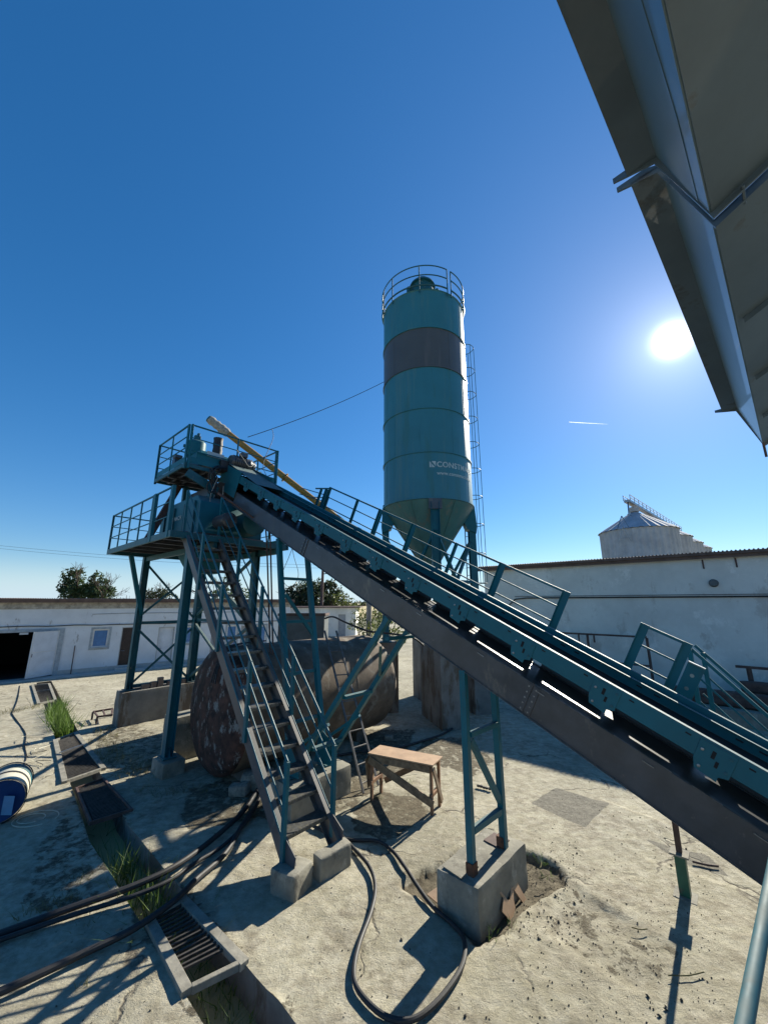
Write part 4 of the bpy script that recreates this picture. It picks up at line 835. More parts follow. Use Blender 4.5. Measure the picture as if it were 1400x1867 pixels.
mb = MB(); mb.tube(smoothpath([L(10.0, 4.9, 7.85), L(9.93, 5.1, 7.6), L(9.9, 5.25, 7.42), L(9.95, 5.4, 7.5), L(10.05, 5.42, 7.7)]), .012, 6); mb.build('cable', CLOTH, hm)
bk_ = thing('cable_bundle', 'tangled dark cable bundle with a hanging pale loop below the upper platform', 'cable', L(10.1, 4.3, 6.5))
for k in range(7):
    pts = [L(10.15, 4.5 + .05 * k, 7.3)] + [L(10.05 + random.uniform(-.1, .1), 4.35 + random.uniform(-.12, .15), 7.1 - .22 * j) for j in range(4)]
    mb = MB(); mb.tube(smoothpath(pts, 5), .018, 6); mb.build('cable', BLACK, bk_)
mb = MB(); mb.tube(smoothpath([L(10.0, 4.45, 6.9), L(9.98, 4.3, 6.4), L(9.98, 4.33, 6.05), L(9.98, 4.5, 5.98), L(9.98, 4.62, 6.2), L(10.0, 4.62, 6.7)], 8), .011, 6); mb.build('loop', CLOTH, bk_)
bh = MB(); pts = [L(10.9, 4.75, UZ + .3 + .1 * k) for k in range(10)]; bh.tube(pts, [.13 + (.015 if k % 2 else 0) for k in range(10)], 14)
one('flexible_hose', BLACK, bh, 'short black ribbed rubber sleeve hanging from the yellow screw conveyor', 'hose')

# ================================================================== SCREW CONVEYOR
q0, q1 = yp(383, 765, 11.6), Vector((1.45, 13.75, 4.15)); d = (q1 - q0).normalized(); Ls = (q1 - q0).length
s_ = thing('screw_conveyor', 'long ochre yellow inclined screw conveyor tube with a wrapped upper end', 'screw conveyor', q0 + d * Ls / 2)
for i in range(3):
    a_, b_ = Ls * i / 3, Ls * (i + 1) / 3; mb = MB(); mb.tube([q0 + d * (a_ + (.55 if i == 0 else .02)), q0 + d * (b_ - .02)], .105, 20); mb.build('tube', YEL, s_)
    if i < 2:
        for e in (-.02, .008): mb = MB(); mb.tube([q0 + d * (b_ + e), q0 + d * (b_ + e + .012)], .165, 20); mb.build('flange', YEL, s_)
mb = MB(); n = 9; mb.tube([q0 + d * (.75 * k / (n - 1)) for k in range(n)], [.13, .15, .125, .15, .13, .16, .14, .15, .115], 14); mb.build('wrapping', CLOTH, s_)
mb = MB(); mb.tube([q0 - d * .05, q0 + d * .0], .12, 14); mb.build('end_cap', TEALD, s_)
for tt in (.48, .49): pass
for k, e in enumerate((4.9, 5.2, 5.5)):
    if e < Ls: mb = MB(); mb.tube([q0 + d * e - ZX * .14, q0 + d * (e + .22) - ZX * .14], .03, 8); mb.build('clamp', YEL, s_)
mb = MB(); mb.obox(q0 + d * (Ls - .1) - ZX * .0, (.22, 0, 0), (0, .22, 0), (0, 0, .25)); mb.build('inlet_box', YEL, s_, bevel=.01)

# ================================================================== CEMENT SILO
SCX = Vector((1.645, 14.0, 0)); SR = 1.65; Z7 = 7.0; RH = 1.645
si = thing('cement_silo', 'tall teal cement silo with one dark grey ring, white lettering, ladder cage and roof railing', 'silo', SCX)
for i in range(5):
    z0 = Z7 + RH * i; mb = MB(); mb.lathe(SCX, ZX, [(z0 + .012, SR), (z0 + RH - .012, SR)], 96, x0=(1, 0, 0), cap=False)
    rg = mb.build('shell_ring', SILOG if i == 3 else SILO, si, fixn=True)
    if i == 3: rg['label'] = 'dark grey ring'
    mb = MB(); mb.lathe(SCX, ZX, [(z0 - .035, SR + .001), (z0 - .035, SR + .035), (z0 + .010, SR + .035), (z0 + .010, SR + .001)], 96, x0=(1, 0, 0), cap=False); mb.build('ring_flange', SILO if i != 3 else SILOG, si)
    for an in ((-97, -35, 200) if i % 2 == 0 else (-140, -62, 20)):
        c_, s1 = math.cos(R(an)), math.sin(R(an)); mb = MB(); mb.obox(SCX + Vector((c_, s1, 0)) * (SR + .002) + ZX * (z0 + RH / 2), Vector((-s1, c_, 0)) * .02, Vector((c_, s1, 0)) * .004, ZX * (RH / 2 - .02)); mb.build('vertical_seam', SILOG if i == 3 else SILO, rg)
ztop = Z7 + 5 * RH
mb = MB(); mb.lathe(SCX, ZX, [(ztop - .03, SR), (ztop, SR + .04), (ztop + .03, SR), (ztop + .28, .5), (ztop + .3, 0)], 96, x0=(1, 0, 0), cap=False); mb.build('roof', SILO, si)
mb = MB(); mb.lathe(SCX, ZX, [(4.55, .20), (4.62, .30), (4.75, .22), (Z7 - .04, SR)], 96, x0=(1, 0, 0), cap=False); cn_ = mb.build('cone', CONEM, si)
mb = MB(); mb.lathe(SCX, ZX, [(4.2, .2), (4.55, .2)], 20); mb.lathe(SCX, ZX, [(4.5, .27), (4.56, .27)], 20); mb.build('outlet', TEALD, si)
for an in (-118, -62, 10, 190):
    c_, s1 = math.cos(R(an)), math.sin(R(an)); p0 = SCX + Vector((c_, s1, 0)) * (SR + .004) + ZX * (Z7 - .06); p1 = SCX + Vector((c_, s1, 0)) * .25 + ZX * 4.78; mb = MB(); mb.bar(p0, p1, .05, .012, ZX); mb.build('cone_seam', CONEM, cn_)
# fluidising box on the cone front
mb = MB(); mb.obox(SCX + Vector((.05, -SR - .02, Z7 - .22)), (.22, 0, 0), (0, .03, 0), (0, 0, .18)); mb.build('front_gusset', DARK, si, bevel=.004)
LG = [(0.04, -1.62), (1.60, .05), (-1.58, .0), (0, 1.6)]
for i, (x, y) in enumerate(LG):
    c = SCX + Vector((x, y, 0)); rad = Vector((x, y, 0)).normalized(); tg = Vector((-rad.y, rad.x, 0)); mb = MB()
    zt_ = 6.85 if i == 0 else 7.0
    mb.obox(c + ZX * (zt_ + 2.25) / 2, tg * .13, rad * .006, ZX * (zt_ - 2.25) / 2)
    for q in (-1, 1): mb.obox(c + tg * .13 * q + ZX * (zt_ + 2.25) / 2, tg * .005, rad * .12, ZX * (zt_ - 2.25) / 2)
    lg = mb.build('leg', TEAL, si, bevel=.002)
    mb = MB(); mb.obox(c + ZX * 2.265, tg * .2, rad * .2, ZX * .015); mb.build('base_plate', TEAL, lg)
    if i in (1, 2): mb = MB(); mb.prism([c + ZX * 6.05 + rad * .13 - tg * .18, c + ZX * 6.3 + rad * .16 - tg * .2, c + ZX * 7.1 + rad * .10 - tg * .2, c + ZX * 7.1 - rad * .55 - tg * .2, c + ZX * 6.2 - rad * .2 - tg * .2], tg * .4); mb.build('gusset', TEAL, lg)
for i in range(4):
    p, q = LG[(0, 1, 3, 2)[i]], LG[(1, 3, 2, 0)[i]]
    P0_, P1_ = SCX + Vector((*p, 0)), SCX + Vector((*q, 0)); M_ = (P0_ + P1_) / 2
    for (a_, b_) in ((P0_ + ZX * 5.9, M_ + ZX * 4.3), (P1_ + ZX * 5.9, M_ + ZX * 4.3), (M_ + ZX * 4.3, P0_ + ZX * 2.7), (M_ + ZX * 4.3, P1_ + ZX * 2.7)):
        mb = MB(); mb.bar(a_, b_, .10, .08); mb.build('brace', TEAL, si, bevel=.002)
    mb = MB(); mb.bar(P0_ + ZX * 4.3, P1_ + ZX * 4.3, .10, .08); mb.build('brace', TEAL, si, bevel=.002)
# roof railing
RR = SR + .06
mb_ = []
for h in (1.05, .62, .16):
    for (a0, a1) in ((-260, -62), (-56, 88)):
        mb = MB(); pts = [SCX + Vector((math.cos(R(a_)) * RR, math.sin(R(a_)) * RR, ztop + h)) for a_ in np.linspace(a0, a1, 48)]; mb.tube(pts, .022 if h != .16 else .03, 8); mb.build('guard_rail', TEALD, si)
for an in (-260, -215, -165, -140, -100, -62, -56, -20, 20, 55, 88):
    p = SCX + Vector((math.cos(R(an)) * RR, math.sin(R(an)) * RR, ztop)); mb = MB(); mb.tube([p - ZX * .15, p + ZX * 1.05], .022, 8); mb.build('guard_post', TEALD, si)
mb = MB(); mb.lathe(SCX + Vector((-.05, -.5, 0)), ZX, [(ztop + .05, .44), (ztop + 1.12, .44), (ztop + 1.14, .54), (ztop + 1.24, .50), (ztop + 1.42, .34), (ztop + 1.55, .14), (ztop + 1.60, .0)], 28, cap=False); mb.build('top_filter', TEALD, si)
for (x, y, h) in ((-.62, -.6, .95), (.55, -.5, .95), (.85, -.3, .75)): mb = MB(); mb.lathe(SCX + Vector((x, y, 0)), ZX, [(ztop, .09), (ztop + h + .1, .09), (ztop + h + .16, .04)], 12); mb.build('vent', TEALD, si)
# ladder and cage
phi = R(25); er = Vector((math.cos(phi), math.sin(phi), 0)); et = Vector((-er.y, er.x, 0)); lc = SCX + er * (SR + .16)
for q in (-1, 1): mb = MB(); mb.tube([lc + et * .21 * q + ZX * 2.3, lc + et * .21 * q + ZX * (ztop + .2)], .022, 8); mb.build('ladder_rail', TEALD, si)
k = 0; z = 2.5
while z < ztop: mb = MB(); mb.tube([lc - et * .21 + ZX * z, lc + et * .21 + ZX * z], .012, 6); mb.build('rung', TEALD, si); z += .30
for z in np.arange(4.3, ztop - .6, 1.13):
    pts = [lc + et * (.36 * math.sin(t)) + er * (.62 * (1 - math.cos(t)) / 2 * 1.1) + ZX * z for t in np.linspace(-math.pi * .08, 0, 1)]
    pts = [lc + et * .22 + ZX * z, lc + et * .36 + er * .3 + ZX * z, lc + et * .2 + er * .62 + ZX * z, lc - et * .2 + er * .62 + ZX * z, lc - et * .36 + er * .3 + ZX * z, lc - et * .22 + ZX * z]
    mb = MB(); mb.tube(smoothpath(pts, 3), .014, 6); mb.build('cage_hoop', TEALD, si)
for (x, y) in ((.36, .3), (.2, .62), (-.2, .62), (-.36, .3)): mb = MB(); mb.tube([lc + et * x + er * y + ZX * 4.3, lc + et * x + er * y + ZX * (ztop - .75)], .012, 6); mb.build('cage_bar', TEALD, si)
def silo_wrap(an0, z0):
    def f(x, y, z):
        th = R(an0) + x / SR; r = SR + .004 + z; return SCX + Vector((math.cos(th) * r, math.sin(th) * r, z0 + y))
    return f
add_text('lettering', 'CONSTMACH', .27, silo_wrap(-85, 8.08), LOGO, si); add_text('web_address', 'www.constmach.com', .175, silo_wrap(-85, 7.80), LOGO, si)
f = silo_wrap(-93.5, 8.06); mb = MB()
for poly in ([(0, 0), (.055, 0), (.055, .155), (0, .215)], [(.075, .215), (.215, .215), (.215, .03)], [(.075, .12), (.075, 0), (.185, 0)]): 
    pr_ = [f(x, y, 0) for x, y in poly]; mb.prism(pr_, (f(.1, .1, .003) - f(.1, .1, 0)))
mb.build('emblem', LOGO, si)
# foundation pillars
pil = [((1.67, 12.17), (-.25, .97), 1.75, .62, 2.25, 'front concrete pillar, corner towards the workbench, under the cement silo'),
       ((3.0, 13.75), (-.25, .97), 1.2, .66, 2.25, 'right concrete pillar under the cement silo, half hidden by the conveyor'),
       ((-.32, 13.9), (-.25, .97), 1.2, .85, 2.25, 'left concrete pillar under the cement silo, just beyond the tank end'),
       ((1.45, 15.3), (-.25, .97), 1.2, .95, 2.25, 'rear concrete pillar under the cement silo')]
for i, (c0, dd, l1_, w1_, h, lb_) in enumerate(pil):
    d1 = Vector((*dd, 0)).normalized(); d2 = Vector((d1.y, -d1.x, 0)); c = Vector((*c0, 0)) + d1 * l1_ / 2 + d2 * w1_ / 2
    mb = MB(); mb.rough(c + ZX * (h / 2 - .05), d1 * l1_ / 2, d2 * w1_ / 2, ZX * (h / 2 + .05), 7, .008, .02, i); one('concrete_pillar', CONCF, mb, lb_, 'pillar', 'pillars under the cement silo')

# ================================================================== TANK, BOX, LADDER, BENCH
TA, TR_ = 8.75, 1.28; tk = thing('storage_tank', 'large rusty horizontal cylindrical tank lying behind the stair', 'tank', L(TA, 6.7, 0))
c = L(TA, 4.45, TR_ + .06)
mb = MB(); mb.lathe(c, BX, [(0, TR_), (4.35, TR_)], 72, cap=False); mb.build('shell', TANK2, tk)
mb = MB(); mb.lathe(c, -BX, [(0, TR_), (.05, TR_ * .99), (.12, TR_ * .93), (.19, TR_ * .8), (.25, TR_ * .55), (.285, TR_ * .3), (.30, 0)], 72, cap=False); mb.build('end_cap', TANKM, tk)
mb = MB(); mb.lathe(L(TA, 8.80, TR_ + .06), BX, [(0, TR_), (.08, TR_ * .99), (.22, TR_ * .93), (.36, TR_ * .8), (.45, TR_ * .55), (.5, TR_ * .3), (.52, 0)], 72, cap=False); mb.build('end_cap', TANK2, tk)
for b in (5.9, 7.4): mb = MB(); mb.lathe(L(TA, b, TR_ + .06), BX, [(0, TR_ + .004), (.03, TR_ + .008), (.06, TR_ + .004)], 72, cap=False); mb.build('weld_band', TANK2, tk)
for b in (4.9, 8.1): mb = MB(); mb.rough(L(TA, b, .08), AX * .7, BX * .14, ZX * .16, 5, .015, .03, b); mb.build('cradle', CONCF, tk)
for k, (o_) in enumerate((0, .07, .13)):
    mb = MB(); mb.tube(smoothpath([L(TA + .2, 5.6, TR_ * 2 + .1), L(TA + .05 - o_, 4.8, TR_ * 2 + .10), L(TA - .05 - o_, 4.42, TR_ * 2 + .02), L(TA - .1 - o_, 4.22, TR_ * 2 - .35), L(TA - .12 - o_ * 1.5, 4.14, TR_ * 1.5)], 6), .014, 6); one('cable', BLACK, mb, ['thin black cable hanging down the rusty tank end, leftmost of three', 'thin black cable hanging down the rusty tank end, middle of three', 'thin black cable hanging down the rusty tank end, rightmost of three'][k], 'cable', 'cables over the tank')
bx = thing('steel_bin', 'open grey sheet steel bin standing behind the rusty tank', 'bin', (-2.9, 14.3, 0))
mb = MB(); X0, X1, Y0, Y1 = -3.68, -2.08, 13.95, 15.0
for (x0, x1, y0, y1) in ((X0, X1, Y0, Y0 + .02), (X0, X1, Y1 - .02, Y1), (X0, X0 + .02, Y0 + .021, Y1 - .021), (X1 - .02, X1, Y0 + .021, Y1 - .021)): mb.hexa([(x0, y0, 0), (x1, y0, 0), (x1, y1, 0), (x0, y1, 0), (x0, y0, 3.2), (x1, y0, 3.2), (x1, y1, 3.2), (x0, y1, 3.2)])
mb.build('wall', BOXM, bx)
mb = MB()
for (x0, x1, y0, y1) in ((X0 - .03, X1 + .03, Y0 - .035, Y0 - .001), (X1 + .001, X1 + .035, Y0, Y1)): mb.hexa([(x0, y0, 3.13), (x1, y0, 3.13), (x1, y1, 3.13), (x0, y1, 3.13), (x0, y0, 3.22), (x1, y0, 3.22), (x1, y1, 3.22), (x0, y1, 3.22)])
mb.build('rim', RUSTP, bx)
def hose(name, pts, r, m, lb_, cat='hose', group=None, n=10, sub=8):
    mb = MB(); mb.tube(smoothpath(pts, sub), r, n); return one(name, m, mb, lb_, cat, group)
hose('hose', [(-2.05, 13.9, 3.05), (-1.7, 13.4, 3.12), (-1.2, 12.9, 2.95), (-.5, 12.6, 2.72), (.1, 12.5, 2.66), (.9, 12.9, 2.5), (1.3, 13.4, 2.2)], .03, BLACK, 'black hose arching from the grey steel bin over the tank to the silo pillar')
ld = thing('ladder', 'narrow steel ladder leaning against the tank behind the workbench', 'ladder', gp(668, 1440))
la0, la1 = gp(663, 1447), yp(592, 1150, 10.6); lb0, lb1 = gp(690, 1432), yp(613, 1150, 10.6)
LADM = mat('dull_ladder_steel', (.16, .15, .14), .6, metal=.3, var=.25, scale=9)
for p, q in ((la0, la1), (lb0, lb1)): mb = MB(); mb.bar(p, q, .045, .03); mb.build('side_rail', LADM, ld, bevel=.004)
for k in range(11): t_ = .045 + k * .088; mb = MB(); mb.tube([la0.lerp(la1, t_), lb0.lerp(lb1, t_)], .014, 8); mb.build('rung', LADM, ld)
# bench
TH = .80
tb = thing('workbench', 'rough wooden workbench with plywood top and slanted side braces', 'workbench', (.4, 8.0, 0))
A1, A2, A3, A4_ = Vector((-.31, 8.20, TH)), Vector((.86, 7.62, TH)), Vector((1.09, 8.03, TH)), Vector((-.08, 8.62, TH))
mb = MB(); mb.prism([A1, A2, A3, A4_], ZX * -.022); mb.build('top', PLY, tb, bevel=.002)
e1 = (A2 - A1).normalized(); e2 = (A4_ - A1).normalized(); tp = TH - .024
for (c, dz) in ((A1 + e1 * .06 + e2 * .06, .07), (A2 - e1 * .06 + e2 * .06, .05), (A3 - e1 * .06 - e2 * .06, 0), (A4_ + e1 * .06 - e2 * .06, 0)):
    c = Vector((c.x, c.y, 0)); mb = MB(); mb.bar(c - ZX * .02, c + ZX * tp, .055, .05, e1); mb.build('leg', WOODR, tb, bevel=.003)
for o2 in (.012, (A4_ - A1).length - .03):
    mb = MB(); p = A1 + e1 * .04 + e2 * (o2 + .0); mb.bar(p - ZX * .085, p + e1 * 1.2 - ZX * .085, .022, .11); mb.build('apron_rail', WOOD, tb)
mb = MB(); mb.bar(A1 + e1 * .03 - e2 * .015 - ZX * .10, A2 - e1 * .0 - e2 * .02 - ZX * .60, .024, .13); mb.build('side_brace', WOOD, tb, bevel=.003)
mb = MB(); mb.bar(A4_ + e1 * .1 + e2 * .01 - ZX * .62, A3 - e1 * .25 + e2 * .01 - ZX * .1, .022, .10); mb.build('side_brace', WOOD, tb, bevel=.003)
for (c, d_) in ((A1, 1), (A2, -1)):
    p = c + e1 * .06 * d_ ; mb = MB(); mb.bar(p - ZX * .50, p + e2 * .44 - ZX * .50, .05, .06); mb.build('end_rail', WOODR, tb, bevel=.003)
mb = MB(); mb.bar(A2 - ZX * .06 + e1 * .01, A2 + e2 * .34 - ZX * .68 + e1 * .02, .09, .03, e1); mb.build('offcut_brace', WOOD, tb, bevel=.003)
mb = MB(); mb.bar(A1 - ZX * .08 - e1 * .015, A1 + e2 * .12 - ZX * .60 - e1 * .02, .02, .14, e2); mb.build('offcut_brace', WOOD, tb, bevel=.003)

# ================================================================== CONCRETE BLOCKS
def block(a0, a1, b0, b1, z0, z1, label, m=CONC, n=10, amp=.012, rnd=.03, seed=0):
    mb = MB(); mb.rough(L((a0 + a1) / 2, (b0 + b1) / 2, (z0 + z1) / 2), AX * (a0 - a1) / 2, BX * (b1 - b0) / 2, ZX * (z1 - z0) / 2, n, amp, rnd, seed); return one('concrete_block', m, mb, label, 'concrete block')
def gblock(pts, z0, z1, label, m=CONC, seed=0, name='concrete_block', n=12, amp=.011, rnd=.026):   # pts: near corner, along1 end, along2 end (plan)
    p, q, r = [Vector((x.x, x.y, 0)) for x in pts]; d1 = (q - p) / 2; d2 = (r - p) / 2; mb = MB(); mb.rough(p + d1 + d2 + ZX * (z0 + z1) / 2, d1, d2, ZX * (z1 - z0) / 2, n, amp, rnd, seed); return one(name, m, mb, label, 'concrete block')
fb = gblock([gp(876, 1704), gp(796, 1657), gp(963, 1603)], -.25, .42, 'large square concrete footing under the two legged conveyor support', seed=3, n=14, amp=.012)
for (u, v, w, h, an) in ((905, 1532, .13, .12, 42), (840, 1580, .17, .14, 40)):
    c = gp(u, v, .43); mb = MB(); e = Vector((math.cos(R(an)), math.sin(R(an)), 0)); g = Vector((-e.y, e.x, 0)); mb.obox(c, e * w, g * h, ZX * .006); mb.build('embedded_plate', RUSTP if u > 900 else CONC, fb)
gblock([gp(535, 1648), gp(490, 1630) , gp(570, 1612)], -.05, .27, 'concrete block under the left foot of the staircase', seed=5)
gblock([gp(583, 1612), gp(569, 1598), gp(641, 1577)], -.05, .28, 'concrete block under the right foot of the staircase', seed=8)
block(9.45, 10.1, 3.68, 4.15, -.1, .29, 'low concrete footing under the front left tower leg', seed=11)
block(10.2, 10.8, 4.1, 6.6, -.1, .95, 'concrete plinth under the tower beside the rusty tank end', seed=12)
bbk = block(14.15, 14.75, 4.1, 7.4, -.1, .95, 'long concrete plinth carrying the rear tower legs with bricks on top', seed=13, m=CONCF)
block(6.15, 6.95, 4.55, 5.95, -.1, .49, 'concrete footing under the raking arm support of the conveyor', seed=14)
blab = ['loose brick on the long plinth, leftmost', 'loose brick on the long plinth, second from left', 'brick standing on end on the long plinth', 'loose brick right of the upright one on the long plinth', 'rightmost loose brick on the long plinth']
for k, (b, h, w) in enumerate(((4.75, .07, .13), (4.98, .09, .10), (5.18, .14, .10), (5.5, .07, .13), (5.85, .07, .13))):
    mb = MB(); mb.rough(L(14.3, b, .95 + h), AX * .07, BX * w * .8, ZX * h, 2, .004, .01, k); one('brick', BRICK, mb, blab[k], 'brick')
mb = MB(); mb.bar(L(14.55, 4.5, 1.03), L(14.5, 7.2, 1.05), .10, .10); one('timber', RUSTP, mb, 'long dark timber lying on the rear concrete plinth behind the bricks', 'timber')
# ================================================================== GRATES over the trench
def grate(c4, bars, label, zt_=.018, fine=False, mid=None, kerb=.09, missing=0, m=CONCL):
    c = [Vector((x.x, x.y, 0)) for x in c4]   # far-left, far-right, near-right, near-left
    g = thing('drain_grate', label, 'grate', (c[0] + c[1] + c[2] + c[3]) / 4, 'grates over the drain trench')
    e = [(0, 1), (1, 2), (2, 3), (3, 0)]; ctr = (c[0] + c[1] + c[2] + c[3]) / 4
    for (i, j) in e:
        long_ = (i, j) in ((1, 2), (3, 0)); w = kerb if long_ else kerb * .55; off = (ctr - (c[i] + c[j]) / 2).normalized() * w / 2
        dd = (c[j] - c[i]).normalized(); sh = 0 if long_ else w * .0
        p, q = (c[i], c[j]) if long_ else (c[i] + dd * kerb, c[j] - dd * kerb)
        mb = MB(); mb.bar(p + off + ZX * zt_ * .5, q + off + ZX * zt_ * .5, w, zt_ + .05); mb.build('kerb_frame', m, g, bevel=.004)
    ins = lambda s, t: (c[0] * (1 - s) + c[1] * s) * (1 - t) + (c[3] * (1 - s) + c[2] * s) * t
    if mid: mb = MB(); mb.bar(ins(.12, mid) + ZX * .03, ins(.88, mid) + ZX * .03, .04, .05); mb.build('middle_bar', GALV, g)
    if fine:
        mb = MB()
        for k in range(bars): t = .06 + .90 * k / (bars - 1); mb.bar(ins(.10, t) + ZX * .012, ins(.90, t) + ZX * .012, .016, .03)
        stuff(mb.build('grate_bars', GRATEM, g))
    else:
        for k in range(bars - missing): t = .05 + .92 * k / (bars - 1); jj = random.uniform(-.006, .006); mb = MB(); mb.bar(ins(.12, t + jj) + ZX * .012, ins(.88, t) + ZX * .012, .020, .022, ZX); mb.build('grate_bar', GRATEM, g)
    return g
grate([gp(57, 1250), gp(92, 1247), gp(104, 1277), gp(68, 1285)], 26, 'farthest drain grate beside the open garage doorway', fine=True, mid=.42)
grate([gp(97, 1352), gp(141, 1336), gp(193, 1402), gp(113, 1430)], 34, 'drain grate with pale concrete frame, next to the lying blue drum', fine=True, mid=.4, kerb=.10)
grate([gp(137, 1440), gp(190, 1421), gp(243, 1479), gp(163, 1504)], 30, 'dark drain grate in deep shade, just in front of the pale framed one', fine=True, kerb=.04, m=RUSTP)
grate([gp(262, 1683), gp(341, 1640), gp(455, 1757), gp(330, 1820)], 19, 'nearest drain grate with thick bars and missing end bars, under the black hose', kerb=.10, missing=4)

# ================================================================== HOSES AND CABLES ON THE GROUND
def gpts(px, z=.04): return [gp(u, v, z) for u, v in px]
hose('hose', [gp(-900, 1760, .05), gp(-400, 1795, .05), gp(-60, 1722, .05), gp(0, 1703, .05), gp(103, 1665, .05), gp(171, 1641, .06), gp(240, 1617, .07), gp(308, 1586, .08), gp(360, 1552, .07), gp(408, 1513, .05), gp(445, 1478, .05), gp(470, 1440, .05)], .038, BLACK, 'thick black hose crossing the trench, farther one of the close pair', group='black hoses over the trench')
hose('hose', [gp(-880, 1800, .05), gp(-380, 1815, .05), gp(-60, 1733, .05), gp(0, 1714, .05), gp(137, 1667, .05), gp(240, 1635, .06), gp(308, 1606, .07), gp(360, 1571, .06), gp(408, 1541, .05), gp(452, 1495, .05), gp(478, 1445, .05)], .026, BLACK, 'thinner black hose crossing the trench, running along the thick one', group='black hoses over the trench')
hose('hose', [gp(-860, 2000, .06), gp(-360, 1930, .06), gp(-70, 1840, .06), gp(0, 1809, .06), gp(69, 1778, .06), gp(147, 1741, .06), gp(240, 1696, .08), gp(308, 1650, .10), gp(338, 1624, .09), gp(360, 1602, .07), gp(411, 1556, .05), gp(442, 1504, .05), gp(470, 1463, .05), gp(480, 1430, .06)], .036, BLACK, 'nearest thick black hose running over the front drain grate', group='black hoses over the trench')
hose('hose', [gp(560, 1500, .04), gp(600, 1520, .04), gp(637, 1531, .04), gp(686, 1533, .04), gp(714, 1550, .04), gp(737, 1579, .04), gp(757, 1610, .03), gp(778, 1640, .03), gp(797, 1661, .03), gp(826, 1686, .04), gp(846, 1714, .04), gp(843, 1758, .04), gp(811, 1810, .04), gp(768, 1851, .04), gp(730, 1861, .04), gp(690, 1845, .04), gp(653, 1805, .04), gp(645, 1770, .04), gp(655, 1720, .04), gp(677, 1660, .04), gp(684, 1615, .04), gp(672, 1578, .04), gp(643, 1545, .04), gp(620, 1520, .04)], .024, BLACK, 'black hose lying in a big loop round to the square footing')
hose('hose', [gp(871, 1237, .05), gp(863, 1263, .04), gp(837, 1314, .04), gp(811, 1336, .04), gp(769, 1351, .04), gp(720, 1364, .04), gp(660, 1370, .04), gp(600, 1380, .04)], .026, BLACK, 'black hose on the shaded ground round the front silo pillar')
hose('hose', [gp(480, 1600, .03) + Vector((0, 0, 0)), gp(525, 1478, .04), gp(540, 1474, .06), gp(565, 1492, .04), gp(540, 1500, .03), gp(530, 1486, .03)], .014, BLACK, 'short curl of thin black hose under the stair') if False else None
hose('cord', gpts([(37, 1250), (33, 1275), (25, 1296), (24, 1303), (40, 1325), (48, 1340), (46, 1360), (49, 1378), (46, 1392), (44, 1405)], .015), .012, BLACK, 'dark cord running from the shed to the blue drum', 'cord')
for k, (r, lb_) in enumerate(((.20, 'small pale wire loop in front of the blue drum'), (.33, 'wide pale wire loop in front of the blue drum'))):
    c = gp(58 + 8 * k, 1492, .02); mb = MB(); mb.tube([c + Vector((math.cos(t) * r, math.sin(t) * r * .8, 0)) for t in np.linspace(0, 5.6, 26)], .006, 6); one('wire', CREAM, mb, lb_, 'wire')
for k in range(6):
    c = gp(54 + k % 3 * 6, 1345 + k * 11, .02); mb = MB(); mb.tube(smoothpath([c + Vector((random.uniform(-.25, .25), random.uniform(-.3, .3), .01 + .02 * j)) for j in range(4)], 5), .006, 5); one('wire', BLACK if k % 2 else CREAM, mb, ['pale wire scrap along the cord, farthest of six from the blue drum', 'dark wire scrap along the cord, second farthest from the blue drum', 'pale wire scrap along the cord, third farthest from the blue drum', 'dark wire scrap along the cord, third nearest to the blue drum', 'pale wire scrap along the cord, second nearest to the blue drum', 'dark wire scrap along the cord, nearest to the blue drum'][k], 'wire', 'wire scraps by the cord')
# overhead wires
def sagline(p, q, sag, n=14): return [Vector(p).lerp(Vector(q), k / n) - ZX * sag * 4 * (k / n) * (1 - k / n) for k in range(n + 1)]
pw = yp(452, 797, 11.0)
mb = MB(); mb.tube(sagline(SCX + Vector((-SR, -.1, 12.25)), pw, .12), .011, 6); one('wire', BLACK, mb, 'thin overhead wire from the silo side to the tower railing', 'wire')
mb = MB(); m0 = sagline(SCX + Vector((-SR, -.1, 12.25)), pw, .12)[12]; mb.tube(smoothpath([m0, m0 + Vector((.05, 0, -.35)), yp(480, 850, 10.9), yp(500, 885, 10.7)], 6), .008, 6); one('wire', BLACK, mb, 'thin wire dangling behind the upper railing towards the conveyor', 'wire')
cc = yp(533, 1000, 12.5); mb = MB(); mb.tube(smoothpath([cc, cc + Vector((-.10, 0, -.3)), cc + Vector((-.28, 0, -.85)), cc + Vector((-.16, 0, -1.15)), cc + Vector((0, 0, -1.22)), cc + Vector((.17, 0, -1.1)), cc + Vector((.24, 0, -.8)), cc + Vector((.08, 0, -.3)), cc], 6), .009, 6); one('wire', BLACK, mb, 'teardrop loop of wire hanging under the deck beside the conveyor leg', 'wire')
for k, o_ in enumerate((0, .5)):
    mb = MB(); mb.tube(sagline((-75, 60, 13.9 - o_ * .9), (14, 62, 9.4 - o_), 1.6, 24), .018, 5); one('power_line', BLACK, mb, ['faint power line crossing low over the horizon, upper strand', 'faint power line crossing low over the horizon, lower strand'][k], 'power line')
# conduits down from the conveyor head
for k, o_ in enumerate((0, .09)):
    pts = [yp(397, 898 + k * 2, 8.9), yp(430 + k * 4, 920 + k * 4, 9.1), yp(478 + k * 7, 958 + k * 3, 9.4), yp(485 + k * 7, 968 + k * 3, 9.4), yp(489 + k * 6, 1060, 9.35), yp(493 + k * 5, 1200, 9.3)]
    mb = MB(); mb.tube(smoothpath(pts, 4), .019, 8); one('conduit', RUSTP, mb, ['bent purple brown conduit dropping beside the conveyor leg, left of two', 'bent purple brown conduit dropping beside the conveyor leg, right of two'][k], 'conduit')

